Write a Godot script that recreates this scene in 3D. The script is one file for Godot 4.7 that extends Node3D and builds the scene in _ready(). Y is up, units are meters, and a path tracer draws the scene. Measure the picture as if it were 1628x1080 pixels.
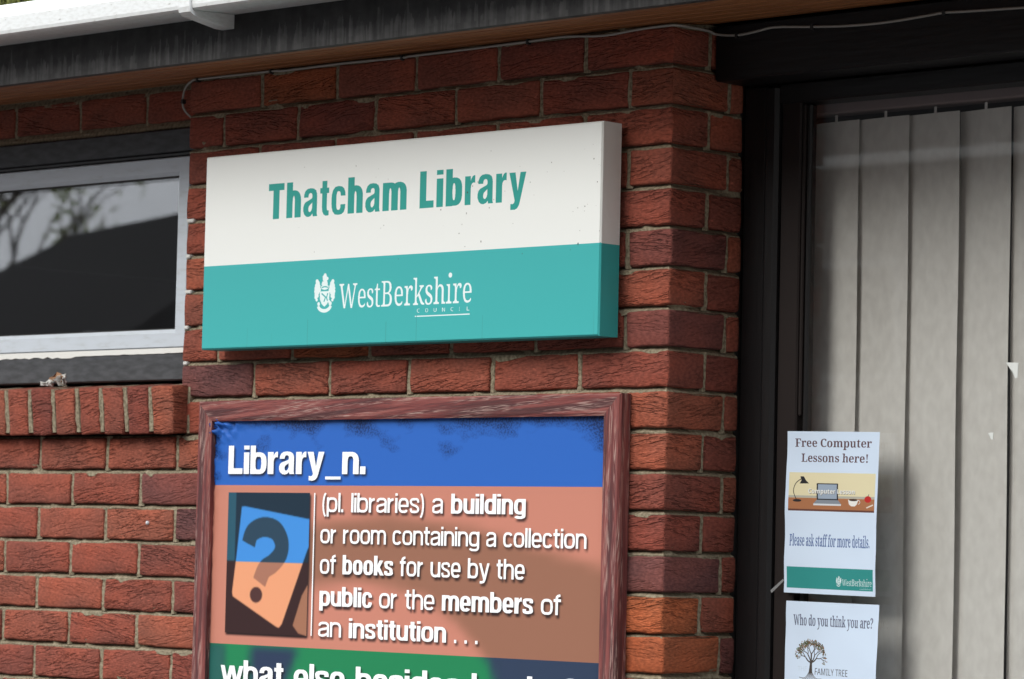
extends Node3D
# Brick wall with a sign, a notice board, two windows and dark eaves. Heights below are given relative to BASE, the bed joint under the top course.

const BASE := 2.5
var rng := RandomNumberGenerator.new()
var M := {}

# ------------------------------------------------------------------ small helpers
func Y(r: float) -> float:
	return BASE + r

func lin(r: float, g: float, b: float) -> Color:
	return Color(r, g, b).linear_to_srgb()

func mat(called: String, c: Color, rough: float, spec := 0.5) -> StandardMaterial3D:
	var m := StandardMaterial3D.new()
	m.resource_name = called
	m.albedo_color = c
	m.roughness = rough
	m.metallic_specular = spec
	M[called] = m
	return m

func start() -> SurfaceTool:
	var st := SurfaceTool.new()
	st.begin(Mesh.PRIMITIVE_TRIANGLES)
	st.set_smooth_group(-1)
	return st

func tri(st: SurfaceTool, a: Vector3, b: Vector3, c: Vector3, n: Vector3, ua := Vector2.ZERO, ub := Vector2.ZERO, uc := Vector2.ZERO) -> void:
	if (c - a).cross(b - a).dot(n) >= 0.0:
		st.set_uv(ua); st.add_vertex(a)
		st.set_uv(ub); st.add_vertex(b)
		st.set_uv(uc); st.add_vertex(c)
	else:
		st.set_uv(ua); st.add_vertex(a)
		st.set_uv(uc); st.add_vertex(c)
		st.set_uv(ub); st.add_vertex(b)

func quad(st: SurfaceTool, a: Vector3, b: Vector3, c: Vector3, d: Vector3, n: Vector3, ua := Vector2.ZERO, ub := Vector2.ZERO, uc := Vector2.ZERO, ud := Vector2.ZERO) -> void:
	tri(st, a, b, c, n, ua, ub, uc)
	tri(st, a, c, d, n, ua, uc, ud)

func uv_of(p: Vector3, along: int) -> Vector2:
	if along == 0:
		return Vector2(p.x, p.y + p.z)
	if along == 1:
		return Vector2(p.y, p.x + p.z)
	return Vector2(p.z, p.x + p.y)

# a box with chamfered edges; u runs along the given axis, in metres
func bar(st: SurfaceTool, lo: Vector3, hi: Vector3, r := 0.002, along := 0) -> void:
	var mid := (lo + hi) * 0.5
	var h := (hi - lo) * 0.5
	r = minf(r, minf(h.x, minf(h.y, h.z)) * 0.9)
	for ax in 3:
		var u := (ax + 1) % 3
		var v := (ax + 2) % 3
		for s in [-1.0, 1.0]:
			var q := []
			for c in [[-1, -1], [1, -1], [1, 1], [-1, 1]]:
				var p := Vector3.ZERO
				p[ax] = s * h[ax]
				p[u] = c[0] * (h[u] - r)
				p[v] = c[1] * (h[v] - r)
				q.append(p + mid)
			var n := Vector3.ZERO
			n[ax] = s
			quad(st, q[0], q[1], q[2], q[3], n, uv_of(q[0], along), uv_of(q[1], along), uv_of(q[2], along), uv_of(q[3], along))
		# edges that run along ax
		for s in [-1.0, 1.0]:
			for t in [-1.0, 1.0]:
				var e := []
				for c in [[-1, 0], [1, 0], [1, 1], [-1, 1]]:
					var p := Vector3.ZERO
					p[ax] = c[0] * (h[ax] - r)
					p[u] = s * (h[u] - (r if c[1] == 1 else 0.0))
					p[v] = t * (h[v] - (0.0 if c[1] == 1 else r))
					e.append(p + mid)
				var n := Vector3.ZERO
				n[u] = s
				n[v] = t
				quad(st, e[0], e[1], e[2], e[3], n, uv_of(e[0], along), uv_of(e[1], along), uv_of(e[2], along), uv_of(e[3], along))
	for sx in [-1.0, 1.0]:
		for sy in [-1.0, 1.0]:
			for sz in [-1.0, 1.0]:
				var s3 := Vector3(sx, sy, sz)
				var a := mid + s3 * Vector3(h.x, h.y - r, h.z - r)
				var b := mid + s3 * Vector3(h.x - r, h.y, h.z - r)
				var c := mid + s3 * Vector3(h.x - r, h.y - r, h.z)
				tri(st, a, b, c, s3, uv_of(a, along), uv_of(b, along), uv_of(c, along))

func put(st: SurfaceTool, called: String, m: Material, parent: Node = self) -> MeshInstance3D:
	st.generate_normals()
	return put_mesh(st.commit(), called, m, parent)

func put_mesh(mesh: Mesh, called: String, m: Material, parent: Node = self) -> MeshInstance3D:
	var o := MeshInstance3D.new()
	o.name = called
	o.mesh = mesh
	o.material_override = m
	parent.add_child(o, true)
	return o

func box_part(called: String, m: Material, parent: Node, lo: Vector3, hi: Vector3, r := 0.002, along := 0) -> MeshInstance3D:
	var st := start()
	bar(st, lo, hi, r, along)
	return put(st, called, m, parent)

func thing(called: String, label: String, category: String, group := "") -> Node3D:
	var o := Node3D.new()
	o.name = called
	add_child(o, true)
	tag(o, label, category, group)
	return o

func tag(o: Node, label: String, category: String, group := "", kind := "") -> void:
	if label:
		o.set_meta("label", label)
	if category:
		o.set_meta("category", category)
	if group:
		o.set_meta("group", group)
	if kind:
		o.set_meta("kind", kind)

func branch_node(called: String, parent: Node) -> Node3D:
	var o := Node3D.new()
	o.name = called
	parent.add_child(o, true)
	return o

func tube(st: SurfaceTool, pts: Array, rad: Array, sides := 8) -> void:
	var rings := []
	var up := Vector3(0.123, 0.9, 0.31).normalized()
	for i in pts.size():
		var t: Vector3 = (pts[mini(i + 1, pts.size() - 1)] - pts[maxi(i - 1, 0)]).normalized()
		var a := t.cross(up)
		if a.length() < 0.05:
			a = t.cross(Vector3.RIGHT)
		a = a.normalized()
		var b := t.cross(a).normalized()
		var ring := []
		for k in sides:
			var f := TAU * k / sides
			ring.append(pts[i] + (a * cos(f) + b * sin(f)) * rad[i])
		rings.append(ring)
	st.set_smooth_group(0)
	for i in pts.size() - 1:
		for k in sides:
			var k2 := (k + 1) % sides
			var mid: Vector3 = (pts[i] + pts[i + 1]) * 0.5
			quad(st, rings[i][k], rings[i][k2], rings[i + 1][k2], rings[i + 1][k], (rings[i][k] + rings[i + 1][k2]) * 0.5 - mid)
	for e in [0, pts.size() - 1]:
		var out: Vector3 = pts[0] - pts[1] if e == 0 else pts[e] - pts[e - 1]
		for k in range(1, sides - 1):
			tri(st, rings[e][0], rings[e][k], rings[e][k + 1], out)

# profile of (z, y) points swept along x
func sweep_x(st: SurfaceTool, prof: Array, x0: float, x1: float, closed := false) -> void:
	var n := prof.size()
	var c := Vector2.ZERO
	for p in prof:
		c += p / n
	for i in (n if closed else n - 1):
		var a: Vector2 = prof[i]
		var b: Vector2 = prof[(i + 1) % n]
		var d := b - a
		var nn := Vector3(0, d.x, -d.y)
		quad(st, Vector3(x0, a.y, a.x), Vector3(x1, a.y, a.x), Vector3(x1, b.y, b.x), Vector3(x0, b.y, b.x), nn, Vector2(x0, a.y + a.x), Vector2(x1, a.y + a.x), Vector2(x1, b.y + b.x), Vector2(x0, b.y + b.x))
	if closed:
		for e in [[x0, -1.0], [x1, 1.0]]:
			var idx := Geometry2D.triangulate_polygon(PackedVector2Array(prof))
			for k in range(0, idx.size(), 3):
				var q := []
				for j in 3:
					var v: Vector2 = prof[idx[k + j]]
					q.append(Vector3(e[0], v.y, v.x))
				tri(st, q[0], q[1], q[2], Vector3(e[1], 0, 0))

# one of the four mitred rails of a frame (0 bottom, 1 right, 2 top, 3 left); section is a list of (share of the width, z)
func rail(st: SurfaceTool, lo: Vector2, hi: Vector2, w: float, side: int, section: Array, slant := 0.0) -> void:
	var o := [Vector2(lo.x, lo.y), Vector2(hi.x, lo.y), Vector2(hi.x, hi.y), Vector2(lo.x, hi.y)]
	var n := [Vector2(lo.x + w, lo.y + w), Vector2(hi.x - w, lo.y + w), Vector2(hi.x - w, hi.y - w), Vector2(lo.x + w, hi.y - w)]
	var a: Vector2 = o[side]
	var b: Vector2 = o[(side + 1) % 4]
	var c: Vector2 = n[side]
	var d: Vector2 = n[(side + 1) % 4]
	var inward := (c + d - a - b).normalized()
	var length := (b - a).length()
	var run := 0.0
	for i in section.size() - 1:
		var s: Vector2 = section[i]
		var t: Vector2 = section[i + 1]
		var p := a.lerp(c, s.x)
		var q := b.lerp(d, s.x)
		var p2 := a.lerp(c, t.x)
		var q2 := b.lerp(d, t.x)
		var step := Vector2((t.x - s.x) * w, t.y - s.y)
		var nn := Vector3(-inward.x * step.y, -inward.y * step.y, step.x)
		var v := run + step.length()
		quad(st, Vector3(p.x, p.y, s.y), Vector3(q.x, q.y, s.y), Vector3(q2.x, q2.y, t.y), Vector3(p2.x, p2.y, t.y), -nn if step.x < 0 else nn,
			Vector2(0, run), Vector2(length, run + slant * length), Vector2(length, v + slant * length), Vector2(0, v))
		run = v

# ------------------------------------------------------------------ drawing flat print into images
func fill(im: Image, polys: Array, col: Color) -> void:
	var y0 := 1e9
	var y1 := -1e9
	for p in polys:
		for v in p:
			y0 = minf(y0, v.y)
			y1 = maxf(y1, v.y)
	for y in range(maxi(0, int(y0)), mini(im.get_height() - 1, int(y1) + 1) + 1):
		var yc := y + 0.5
		var xs := []
		for p in polys:
			for i in p.size():
				var a: Vector2 = p[i]
				var b: Vector2 = p[(i + 1) % p.size()]
				if (a.y <= yc) != (b.y <= yc):
					xs.append(a.x + (yc - a.y) / (b.y - a.y) * (b.x - a.x))
		xs.sort()
		for k in range(0, xs.size() - 1, 2):
			var l := maxi(0, int(ceil(xs[k] - 0.5)))
			var r := mini(im.get_width(), int(ceil(xs[k + 1] - 0.5)))
			if r > l:
				im.fill_rect(Rect2i(l, y, r - l, 1), col)

func ribbon(pts: Array, w: float, closed := false) -> Array:
	var n := pts.size()
	var left := PackedVector2Array()
	var right := PackedVector2Array()
	for i in n:
		var a: Vector2 = pts[(i - 1 + n) % n] if closed or i > 0 else pts[i]
		var b: Vector2 = pts[(i + 1) % n] if closed or i < n - 1 else pts[i]
		var c: Vector2 = pts[i]
		var d1 := (c - a).normalized() if a != c else (b - c).normalized()
		var d2 := (b - c).normalized() if b != c else d1
		var nn := (d1.orthogonal() + d2.orthogonal()).normalized()
		var k := 1.0 / maxf(0.55, nn.dot(d1.orthogonal()))
		left.append(c + nn * w * 0.5 * k)
		right.append(c - nn * w * 0.5 * k)
	if closed:
		return [left, right]
	right.reverse()
	left.append_array(right)
	return [left]

func sarc(cx: float, cy: float, rx: float, ry: float, a0: float, a1: float, e := 2.5, n := 18) -> Array:
	var out := []
	for i in n + 1:
		var a := deg_to_rad(lerpf(a0, a1, float(i) / n))
		out.append(Vector2(cx + rx * signf(cos(a)) * pow(absf(cos(a)), 2.0 / e), cy + ry * signf(sin(a)) * pow(absf(sin(a)), 2.0 / e)))
	return out

func smooth(p: Array, n := 6) -> Array:
	var out := []
	for i in p.size() - 1:
		var a: Vector2 = p[maxi(i - 1, 0)]
		var d: Vector2 = p[mini(i + 2, p.size() - 1)]
		for k in n:
			out.append((p[i] as Vector2).cubic_interpolate(p[i + 1], a, d, float(k) / n))
	out.append(p[-1])
	return out

const WIDTHS := {"a": .64, "b": .68, "c": .62, "d": .68, "e": .64, "f": .40, "g": .68, "h": .66, "i": .0, "k": .66, "l": .0, "m": 1.04, "n": .66, "o": .68, "p": .68, "r": .42, "s": .60, "t": .40, "u": .66, "w": .96, "y": .68,
	"L": .60, "T": .72, "?": .64, ".": .0, "_": .62, "(": .24, ")": .24, " ": .30}

# outlines of the letters whose strokes swell: x in shares of the width, y in cap heights; the second list is the counter
const HEAVY := {
	"a": [[1.0, 0, .68, 0, .655, .075, .55, .015, .38, -.015, .22, 0, .08, .06, 0, .16, 0, .26, .05, .345, .16, .405, .40, .455, .58, .495, .62, .535, .62, .60, .58, .645, .49, .66, .40, .64, .355, .585, .35, .535, .03, .535, .05, .63, .13, .72, .28, .775, .50, .79, .72, .775, .88, .72, .95, .63, .96, .54, .96, .10, .97, .04],
		[.62, .385, .62, .24, .58, .17, .50, .125, .42, .125, .365, .17, .36, .235, .40, .29, .50, .335]],
	"c": [[1.0, .51, .66, .51, .655, .58, .60, .635, .50, .65, .41, .63, .365, .56, .35, .45, .35, .32, .365, .21, .41, .14, .50, .12, .60, .135, .65, .19, .66, .275, 1.0, .275, .985, .16, .90, .055, .74, 0, .50, -.015, .26, .005, .10, .085, .02, .22, 0, .385, .02, .55, .10, .685, .26, .77, .50, .79, .74, .77, .90, .71, .985, .61]],
	"r": [[0, 0, .58, 0, .58, .42, .62, .52, .72, .575, .86, .59, 1.0, .58, 1.0, .785, .88, .785, .74, .755, .62, .69, .56, .63, .56, .77, 0, .77]],
	"t": [[.23, .96, .77, .96, .77, .77, 1.0, .77, 1.0, .62, .77, .62, .77, .22, .80, .15, .88, .13, 1.0, .135, 1.0, 0, .86, -.012, .62, -.01, .40, .035, .27, .12, .23, .22, .23, .62, 0, .62, 0, .77, .23, .77]],
	"y": [[0, .77, .36, .77, .515, .27, .66, .77, 1.0, .77, .66, 0, .60, -.11, .50, -.19, .34, -.225, .10, -.22, .10, -.06, .22, -.07, .31, -.045, .345, .02]]}

# a grotesque letter: [advance, array of polygon groups], cap height 1, stroke s, widths scaled by k
func rb(q: float, pts: Array, w: float, closed := false) -> Array:
	var up := []
	for p in pts:
		up.append(Vector2(p.x, p.y * q))
	var out := []
	for p in ribbon(up, w, closed):
		var d := PackedVector2Array()
		for v in p:
			d.append(Vector2(v.x, v.y / q))
		out.append(d)
	return out

func glyph(ch: String, s: float, k: float) -> Array:
	var q_ := 1.0 + maxf(0.0, s - .10) * 4.4
	var X := 0.765
	var h := s * 0.5
	var W: float = maxf(WIDTHS.get(ch, 0.6) * k, s)
	var out := []
	var o := W * 0.5
	var clip := 0.0
	if s > .2 and HEAVY.has(ch):
		var group := []
		for flat in HEAVY[ch]:
			var p := PackedVector2Array()
			for i in range(0, flat.size(), 2):
				p.append(Vector2(flat[i] * W, flat[i + 1]))
			group.append(p)
		return [W, [group]]
	match ch:
		"o": out.append(rb(q_, sarc(o, X / 2, o - h, X / 2 - h / q_, 0, 355, 3.0, 40), s, true))
		"b":
			out.append(rb(q_, [Vector2(h, 0), Vector2(h, 1)], s))
			out.append(rb(q_, sarc(o, X / 2, o - h, X / 2 - h / q_, 0, 355, 3.0, 40), s, true))
		"d":
			out.append(rb(q_, [Vector2(W - h, 0), Vector2(W - h, 1)], s))
			out.append(rb(q_, sarc(o, X / 2, o - h, X / 2 - h / q_, 0, 355, 3.0, 40), s, true))
		"p":
			out.append(rb(q_, [Vector2(h, -.24), Vector2(h, X)], s))
			out.append(rb(q_, sarc(o, X / 2, o - h, X / 2 - h / q_, 0, 355, 3.0, 40), s, true))
		"g":
			out.append(rb(q_, sarc(o, X / 2, o - h, X / 2 - h / q_, 0, 355, 3.0, 40), s, true))
			out.append(rb(q_, [Vector2(W - h, X), Vector2(W - h, -.06)] + sarc(o, -.06, o - h, .19 - h * .8, 0, -165), s * .95))
		"n", "h":
			out.append(rb(q_, [Vector2(h, 0), Vector2(h, X if ch == "n" else 1.0)], s))
			out.append(rb(q_, sarc(o, X * .58, o - h, X * .42 - h * .95 / q_, 180, 0) + [Vector2(W - h, 0)], s))
		"m":
			out.append(rb(q_, [Vector2(h, 0), Vector2(h, X)], s))
			var q := (W - s) * 0.25
			for j in 2:
				out.append(rb(q_, sarc(h + q + j * 2 * q, X * .6, q, X * .4 - h * .95 / q_, 180, 0) + [Vector2(h + 2 * q * (j + 1), 0)], s))
		"u":
			out.append(rb(q_, [Vector2(W - h, 0), Vector2(W - h, X)], s))
			out.append(rb(q_, sarc(o, X * .42, o - h, X * .42 - h * .95 / q_, 0, -180) + [Vector2(h, X)], s))
		"r":
			out.append(rb(q_, [Vector2(h, 0), Vector2(h, X)], s))
			out.append(rb(q_, sarc(W, X * .5, W - h, X * .5 - h * 1.05, 180, 96), s * 1.05))
		"i":
			out.append(rb(q_, [Vector2(h, 0), Vector2(h, X)], s))
			out.append(rb(q_, [Vector2(h, X + .105), Vector2(h, 1)], s))
		"l": out.append(rb(q_, [Vector2(h, 0), Vector2(h, 1)], s))
		"t":
			var c := W * .42
			out.append(rb(q_, [Vector2(c, X + .2), Vector2(c, .2)] + sarc(W + .02, .2, W + .02 - c, .2 - h * .95 / q_, 180, 262), s))
			out.append(rb(q_, [Vector2(-.01, X - .07), Vector2(W, X - .07)], .14 * q_))
		"f":
			var c := W * .42
			out.append(rb(q_, [Vector2(c, 0), Vector2(c, .8)] + sarc(W + .02, .8, W + .02 - c, .2 - h * .95 / q_, 180, 98), s))
			out.append(rb(q_, [Vector2(-.01, X - .07), Vector2(W, X - .07)], .14 * q_))
		"a":
			out.append(rb(q_, sarc(o, X * .70, o - h, X * .30 - h / q_, 178, 0, 2.6) + [Vector2(W - h, 0)], s))
			out.append(rb(q_, smooth([Vector2(W - h, X * .585), Vector2(W * .62, X * .535), Vector2(h * 1.5, X * .44), Vector2(h, X * .27), Vector2(h * 1.25, h / q_ * 1.5), Vector2(W * .42, h / q_ * .9), Vector2(W * .68, X * .14), Vector2(W - h, X * .26)], 5), s * .92))
		"e":
			out.append(rb(q_, sarc(o, X / 2, o - h, X / 2 - h / q_, 0, 322, 2.9, 34), s))
			out.append(rb(q_, [Vector2(h, X * .47), Vector2(W - h * .05, X * .47)], s * .9))
		"c": out.append(rb(q_, sarc(o, X / 2, o - h, X / 2 - h / q_, 32, 328, 2.9, 34), s))
		"s": out.append(rb(q_, smooth([Vector2(W - h, X * .69), Vector2(W * .80, X - h * 1.3 / q_), Vector2(W * .5, X - h / q_), Vector2(W * .2, X - h * 1.4 / q_), Vector2(h, X * .72), Vector2(W * .28, X * .57), Vector2(W * .72, X * .44), Vector2(W - h, X * .27), Vector2(W * .8, h * 1.4 / q_), Vector2(W * .5, h / q_), Vector2(W * .2, h * 1.3 / q_), Vector2(h, X * .31)], 4), s * .92))
		"k":
			out.append(rb(q_, [Vector2(h, 0), Vector2(h, 1)], s))
			out.append(rb(q_, [Vector2(h, X * .22), Vector2(W - h * .4, X * 1.2)], s * .95))
			out.append(rb(q_, [Vector2(W * .36, X * .62), Vector2(W + h * .1, -.14)], s))
			clip = X
		"y":
			out.append(rb(q_, [Vector2(h * .6, X * 1.1), Vector2(o + .02, -.02)], s))
			out.append(rb(q_, [Vector2(W - h * .6, X * 1.1), Vector2(W * .56, -.03), Vector2(W * .46, -.15), Vector2(W * .3, -.225 + h * .6), Vector2(W * .1, -.225 + h * .6)], s * .95))
			clip = X
		"w":
			var q := [Vector2(h * .3, X * 1.1), Vector2(W * .27, -.06), Vector2(o, X * 1.08), Vector2(W * .73, -.06), Vector2(W - h * .3, X * 1.1)]
			for j in 4:
				out.append(rb(q_, [q[j], q[j + 1]], s * .88))
			clip = X
		"L":
			out.append(rb(q_, [Vector2(h, 0), Vector2(h, 1)], s))
			out.append(rb(q_, [Vector2(h, h * .75), Vector2(W, h * .75)], s * .75 * q_))
		"T":
			out.append(rb(q_, [Vector2(o, 0), Vector2(o, 1)], s))
			out.append(rb(q_, [Vector2(0, 1 - h * .78), Vector2(W, 1 - h * .78)], s * .78 * q_))
		"?":
			out.append(rb(q_, sarc(o, .71, o - h, .29 - h * .95 / q_, 172, -20) + [Vector2(W * .62, .46), Vector2(o, .36), Vector2(o, .26)], s))
			out.append(rb(q_, [Vector2(o, 0), Vector2(o, s)], s))
		".": out.append(rb(q_, [Vector2(h, 0), Vector2(h, s)], s))
		"_": out.append(rb(q_, [Vector2(0, -.13), Vector2(W, -.13)], .10 * q_))
		"(": out.append(rb(q_, sarc(W + .06, .38, W + .06 - h, .64, 110, 250, 2.0), s * .8))
		")": out.append(rb(q_, sarc(-.06, .38, W + .06 - h, .64, 70, -70, 2.0), s * .8))
	if clip > 0.0:
		var window := PackedVector2Array([Vector2(-1, -1), Vector2(3, -1), Vector2(3, clip), Vector2(-1, clip)])
		for g in out.size():
			if out[g].size() == 1 and not (ch == "k" and g == 0):
				out[g] = Geometry2D.intersect_polygons(out[g][0], window)
	if ch == "k" or ch == "w" or ch == "y":
		var floor_ := PackedVector2Array([Vector2(-1, 0.0 if ch != "y" else -.3), Vector2(3, 0.0 if ch != "y" else -.3), Vector2(3, 3), Vector2(-1, 3)])
		for g in out.size():
			if out[g].size() == 1:
				out[g] = Geometry2D.intersect_polygons(out[g][0], floor_)
	return [W, out]

# words: [[text, stroke], ...]; gap between letters; fitted between left and right
func line_polys(words: Array, gap: float, space: float, left: float, right: float, base: float, high: float, ppm: float) -> Array:
	var want := (right - left) / high
	var lo := 0.2
	var hi := 2.5
	for it in 24:
		var k := (lo + hi) * 0.5
		if measure(words, gap, space, k) < want:
			lo = k
		else:
			hi = k
	var groups := []
	var x := 0.0
	for wd in words:
		for ch in wd[0]:
			if ch == " ":
				x += space * lo
				continue
			var g := glyph(ch, wd[1], lo)
			for poly_group in g[1]:
				var moved := []
				for p in poly_group:
					var q := PackedVector2Array()
					for v in p:
						q.append(Vector2((left + (x + v.x) * high) * ppm, (base - v.y * high) * ppm))
					moved.append(q)
				groups.append(moved)
			x += g[0] + gap
	return groups

func measure(words: Array, gap: float, space: float, k: float) -> float:
	var x := 0.0
	for wd in words:
		for ch in wd[0]:
			x += space * k if ch == " " else maxf(WIDTHS.get(ch, .6) * k, wd[1]) + gap
	return x - gap

func font_tris(text: String, face: String, weight: int) -> Array:
	var f := SystemFont.new()
	f.font_names = PackedStringArray([face])
	f.font_weight = weight
	var t := TextMesh.new()
	t.font = f
	t.text = text
	t.font_size = 64
	t.pixel_size = 0.01
	t.depth = 0.0
	t.curve_step = 1.0
	var a := t.get_mesh_arrays()
	var v: PackedVector3Array = a[Mesh.ARRAY_VERTEX]
	var ix = a[Mesh.ARRAY_INDEX]
	var out := []
	if ix == null or ix.size() == 0:
		ix = range(v.size())
	for i in range(0, ix.size(), 3):
		out.append(PackedVector2Array([Vector2(v[ix[i]].x, v[ix[i]].y), Vector2(v[ix[i + 1]].x, v[ix[i + 1]].y), Vector2(v[ix[i + 2]].x, v[ix[i + 2]].y)]))
	return out

# text of a font fitted into a rectangle of pixels (the ink's own box)
func font_fit(im: Image, text: String, face: String, weight: int, r: Rect2, col: Color, turn := 0.0) -> void:
	var ts := font_tris(text, face, weight)
	if ts.is_empty():
		return
	var b := Rect2(ts[0][0], Vector2.ZERO)
	for t in ts:
		for v in t:
			b = b.expand(v)
	for t in ts:
		var q := PackedVector2Array()
		for v in t:
			var p := Vector2(r.position.x + (v.x - b.position.x) / b.size.x * r.size.x, r.position.y + (1.0 - (v.y - b.position.y) / b.size.y) * r.size.y)
			if turn:
				p = (p - r.get_center()).rotated(turn) + r.get_center()
			q.append(p)
		fill(im, [q], col)

func disc(c: Vector2, rx: float, ry: float, n := 20) -> PackedVector2Array:
	var p := PackedVector2Array()
	for i in n:
		p.append(c + Vector2(rx * cos(TAU * i / n), ry * sin(TAU * i / n)))
	return p

func poly(a: Array) -> PackedVector2Array:
	return PackedVector2Array(a)

# the council's arms, small: crest, helm, mantling, shield and scroll; r is its box in pixels
func crest(im: Image, r: Rect2, col: Color, ground: Color) -> void:
	var at := func(x: float, y: float) -> Vector2: return r.position + Vector2(x, y) * r.size
	var dot := func(x: float, y: float, d: float) -> void: fill(im, [disc(at.call(x, y), d * r.size.x, d * r.size.x)], col)
	for d in [[.50, .03, .07], [.44, .08, .07], [.55, .07, .05], [.47, .13, .09], [.62, .12, .06], [.56, .16, .06]]:
		dot.call(d[0], d[1], d[2])
	fill(im, [poly([at.call(.36, .19), at.call(.62, .19), at.call(.66, .28), at.call(.32, .28)])], col)
	for s in [-1.0, 1.0]:
		for d in [[.38, .18, .08], [.34, .24, .10], [.40, .29, .09], [.30, .31, .09], [.42, .36, .09], [.28, .40, .10], [.43, .44, .09], [.33, .47, .08], [.40, .52, .10], [.42, .59, .08], [.35, .56, .07], [.38, .66, .06]]:
			dot.call(.5 + s * d[0] * 1.08, d[1] + (.02 if s > 0 else .0), d[2])
	fill(im, [disc(at.call(.5, .34), .20 * r.size.x, .07 * r.size.y)], col)
	fill(im, ribbon(sarc(at.call(.5, .37).x, at.call(.5, .37).y, .17 * r.size.x, .04 * r.size.y, 200, 340, 2.0, 8), .035 * r.size.x * 1.2), ground)
	fill(im, [poly([at.call(.24, .45), at.call(.76, .45), at.call(.74, .66), at.call(.64, .78), at.call(.5, .85), at.call(.36, .78), at.call(.26, .66)])], col)
	fill(im, ribbon([at.call(.34, .50), at.call(.55, .60), at.call(.47, .72)], .05 * r.size.x), ground)
	fill(im, ribbon([at.call(.66, .50), at.call(.60, .62), at.call(.66, .70)], .05 * r.size.x), ground)
	fill(im, ribbon(sarc(at.call(.5, .80).x, at.call(.5, .80).y, .33 * r.size.x, .155 * r.size.y, 10, 170, 2.0, 14), .13 * r.size.x), col)
	dot.call(.80, .77, .08)
	dot.call(.20, .77, .07)
	dot.call(.74, .72, .06)

func council_mark(im: Image, r: Rect2, col: Color, ground: Color) -> void:   # r is the box of the large word
	font_fit(im, "West", "Droid Serif", 400, Rect2(r.position.x, r.position.y + r.size.y * .02, r.size.x * .318, r.size.y * .98), col)
	var tall := r.size.y * .27
	font_fit(im, "Berkshıre", "Droid Serif", 400, Rect2(r.position.x + r.size.x * .328, r.position.y - tall * .25, r.size.x * .672, r.size.y + tall * .25), col)
	fill(im, [disc(Vector2(r.position.x + r.size.x * .842, r.position.y - tall * .35), r.size.x * .0135, r.size.x * .0135)], col)
	var x := r.position.x + r.size.x * .60
	for ch in ["C", "O", "U", "N", "C", "I", "L"]:
		font_fit(im, ch, "Droid Sans", 400, Rect2(x, r.end.y + r.size.y * .13, r.size.x * (.020 if ch != "I" else .004), r.size.y * .15), col)
		x += r.size.x * (.0625 if ch != "I" else .055)
	fill(im, [poly([Vector2(r.position.x + r.size.x * .585, r.end.y + r.size.y * .40), Vector2(r.end.x - r.size.x * .01, r.end.y + r.size.y * .40), Vector2(r.end.x - r.size.x * .01, r.end.y + r.size.y * .445), Vector2(r.position.x + r.size.x * .585, r.end.y + r.size.y * .445)])], col)

func blurred(im: Image, halvings: int) -> Image:
	var b := im.duplicate() as Image
	var size := b.get_size()
	for i in halvings:
		b.resize(maxi(1, b.get_width() / 2), maxi(1, b.get_height() / 2), Image.INTERPOLATE_BILINEAR)
	for i in halvings:
		b.resize(mini(size.x, b.get_width() * 2), mini(size.y, b.get_height() * 2), Image.INTERPOLATE_BILINEAR)
	b.resize(size.x, size.y, Image.INTERPOLATE_BILINEAR)
	return b

func noise(seed_: int, freq: float, octaves := 4, warp := 0.0) -> FastNoiseLite:
	var n := FastNoiseLite.new()
	n.seed = seed_
	n.noise_type = FastNoiseLite.TYPE_SIMPLEX_SMOOTH
	n.frequency = freq
	n.fractal_octaves = octaves
	n.fractal_type = FastNoiseLite.FRACTAL_FBM if octaves > 1 else FastNoiseLite.FRACTAL_NONE
	if warp > 0.0:
		n.domain_warp_enabled = true
		n.domain_warp_amplitude = warp
		n.domain_warp_frequency = freq * 1.7
	return n

func noise_bytes(n: FastNoiseLite, w: int, h: int) -> PackedByteArray:
	var im := n.get_seamless_image(w, h, false, false, 0.1, true)
	im.convert(Image.FORMAT_L8)
	return im.get_data()

func tex(im: Image) -> ImageTexture:
	return ImageTexture.create_from_image(im)

func ramp_image(n: FastNoiseLite, w: int, h: int, stops: Array) -> Image:
	var g := Gradient.new()
	g.offsets = PackedFloat32Array(stops.map(func(s): return s[0]))
	g.colors = PackedColorArray(stops.map(func(s): return s[1]))
	var b := noise_bytes(n, w, h)
	var out := PackedByteArray()
	out.resize(w * h * 3)
	var table := []
	for i in 256:
		var c := g.sample(i / 255.0)
		table.append([int(c.r * 255), int(c.g * 255), int(c.b * 255)])
	for i in w * h:
		var c = table[b[i]]
		out[i * 3] = c[0]
		out[i * 3 + 1] = c[1]
		out[i * 3 + 2] = c[2]
	return Image.create_from_data(w, h, false, Image.FORMAT_RGB8, out)

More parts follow.
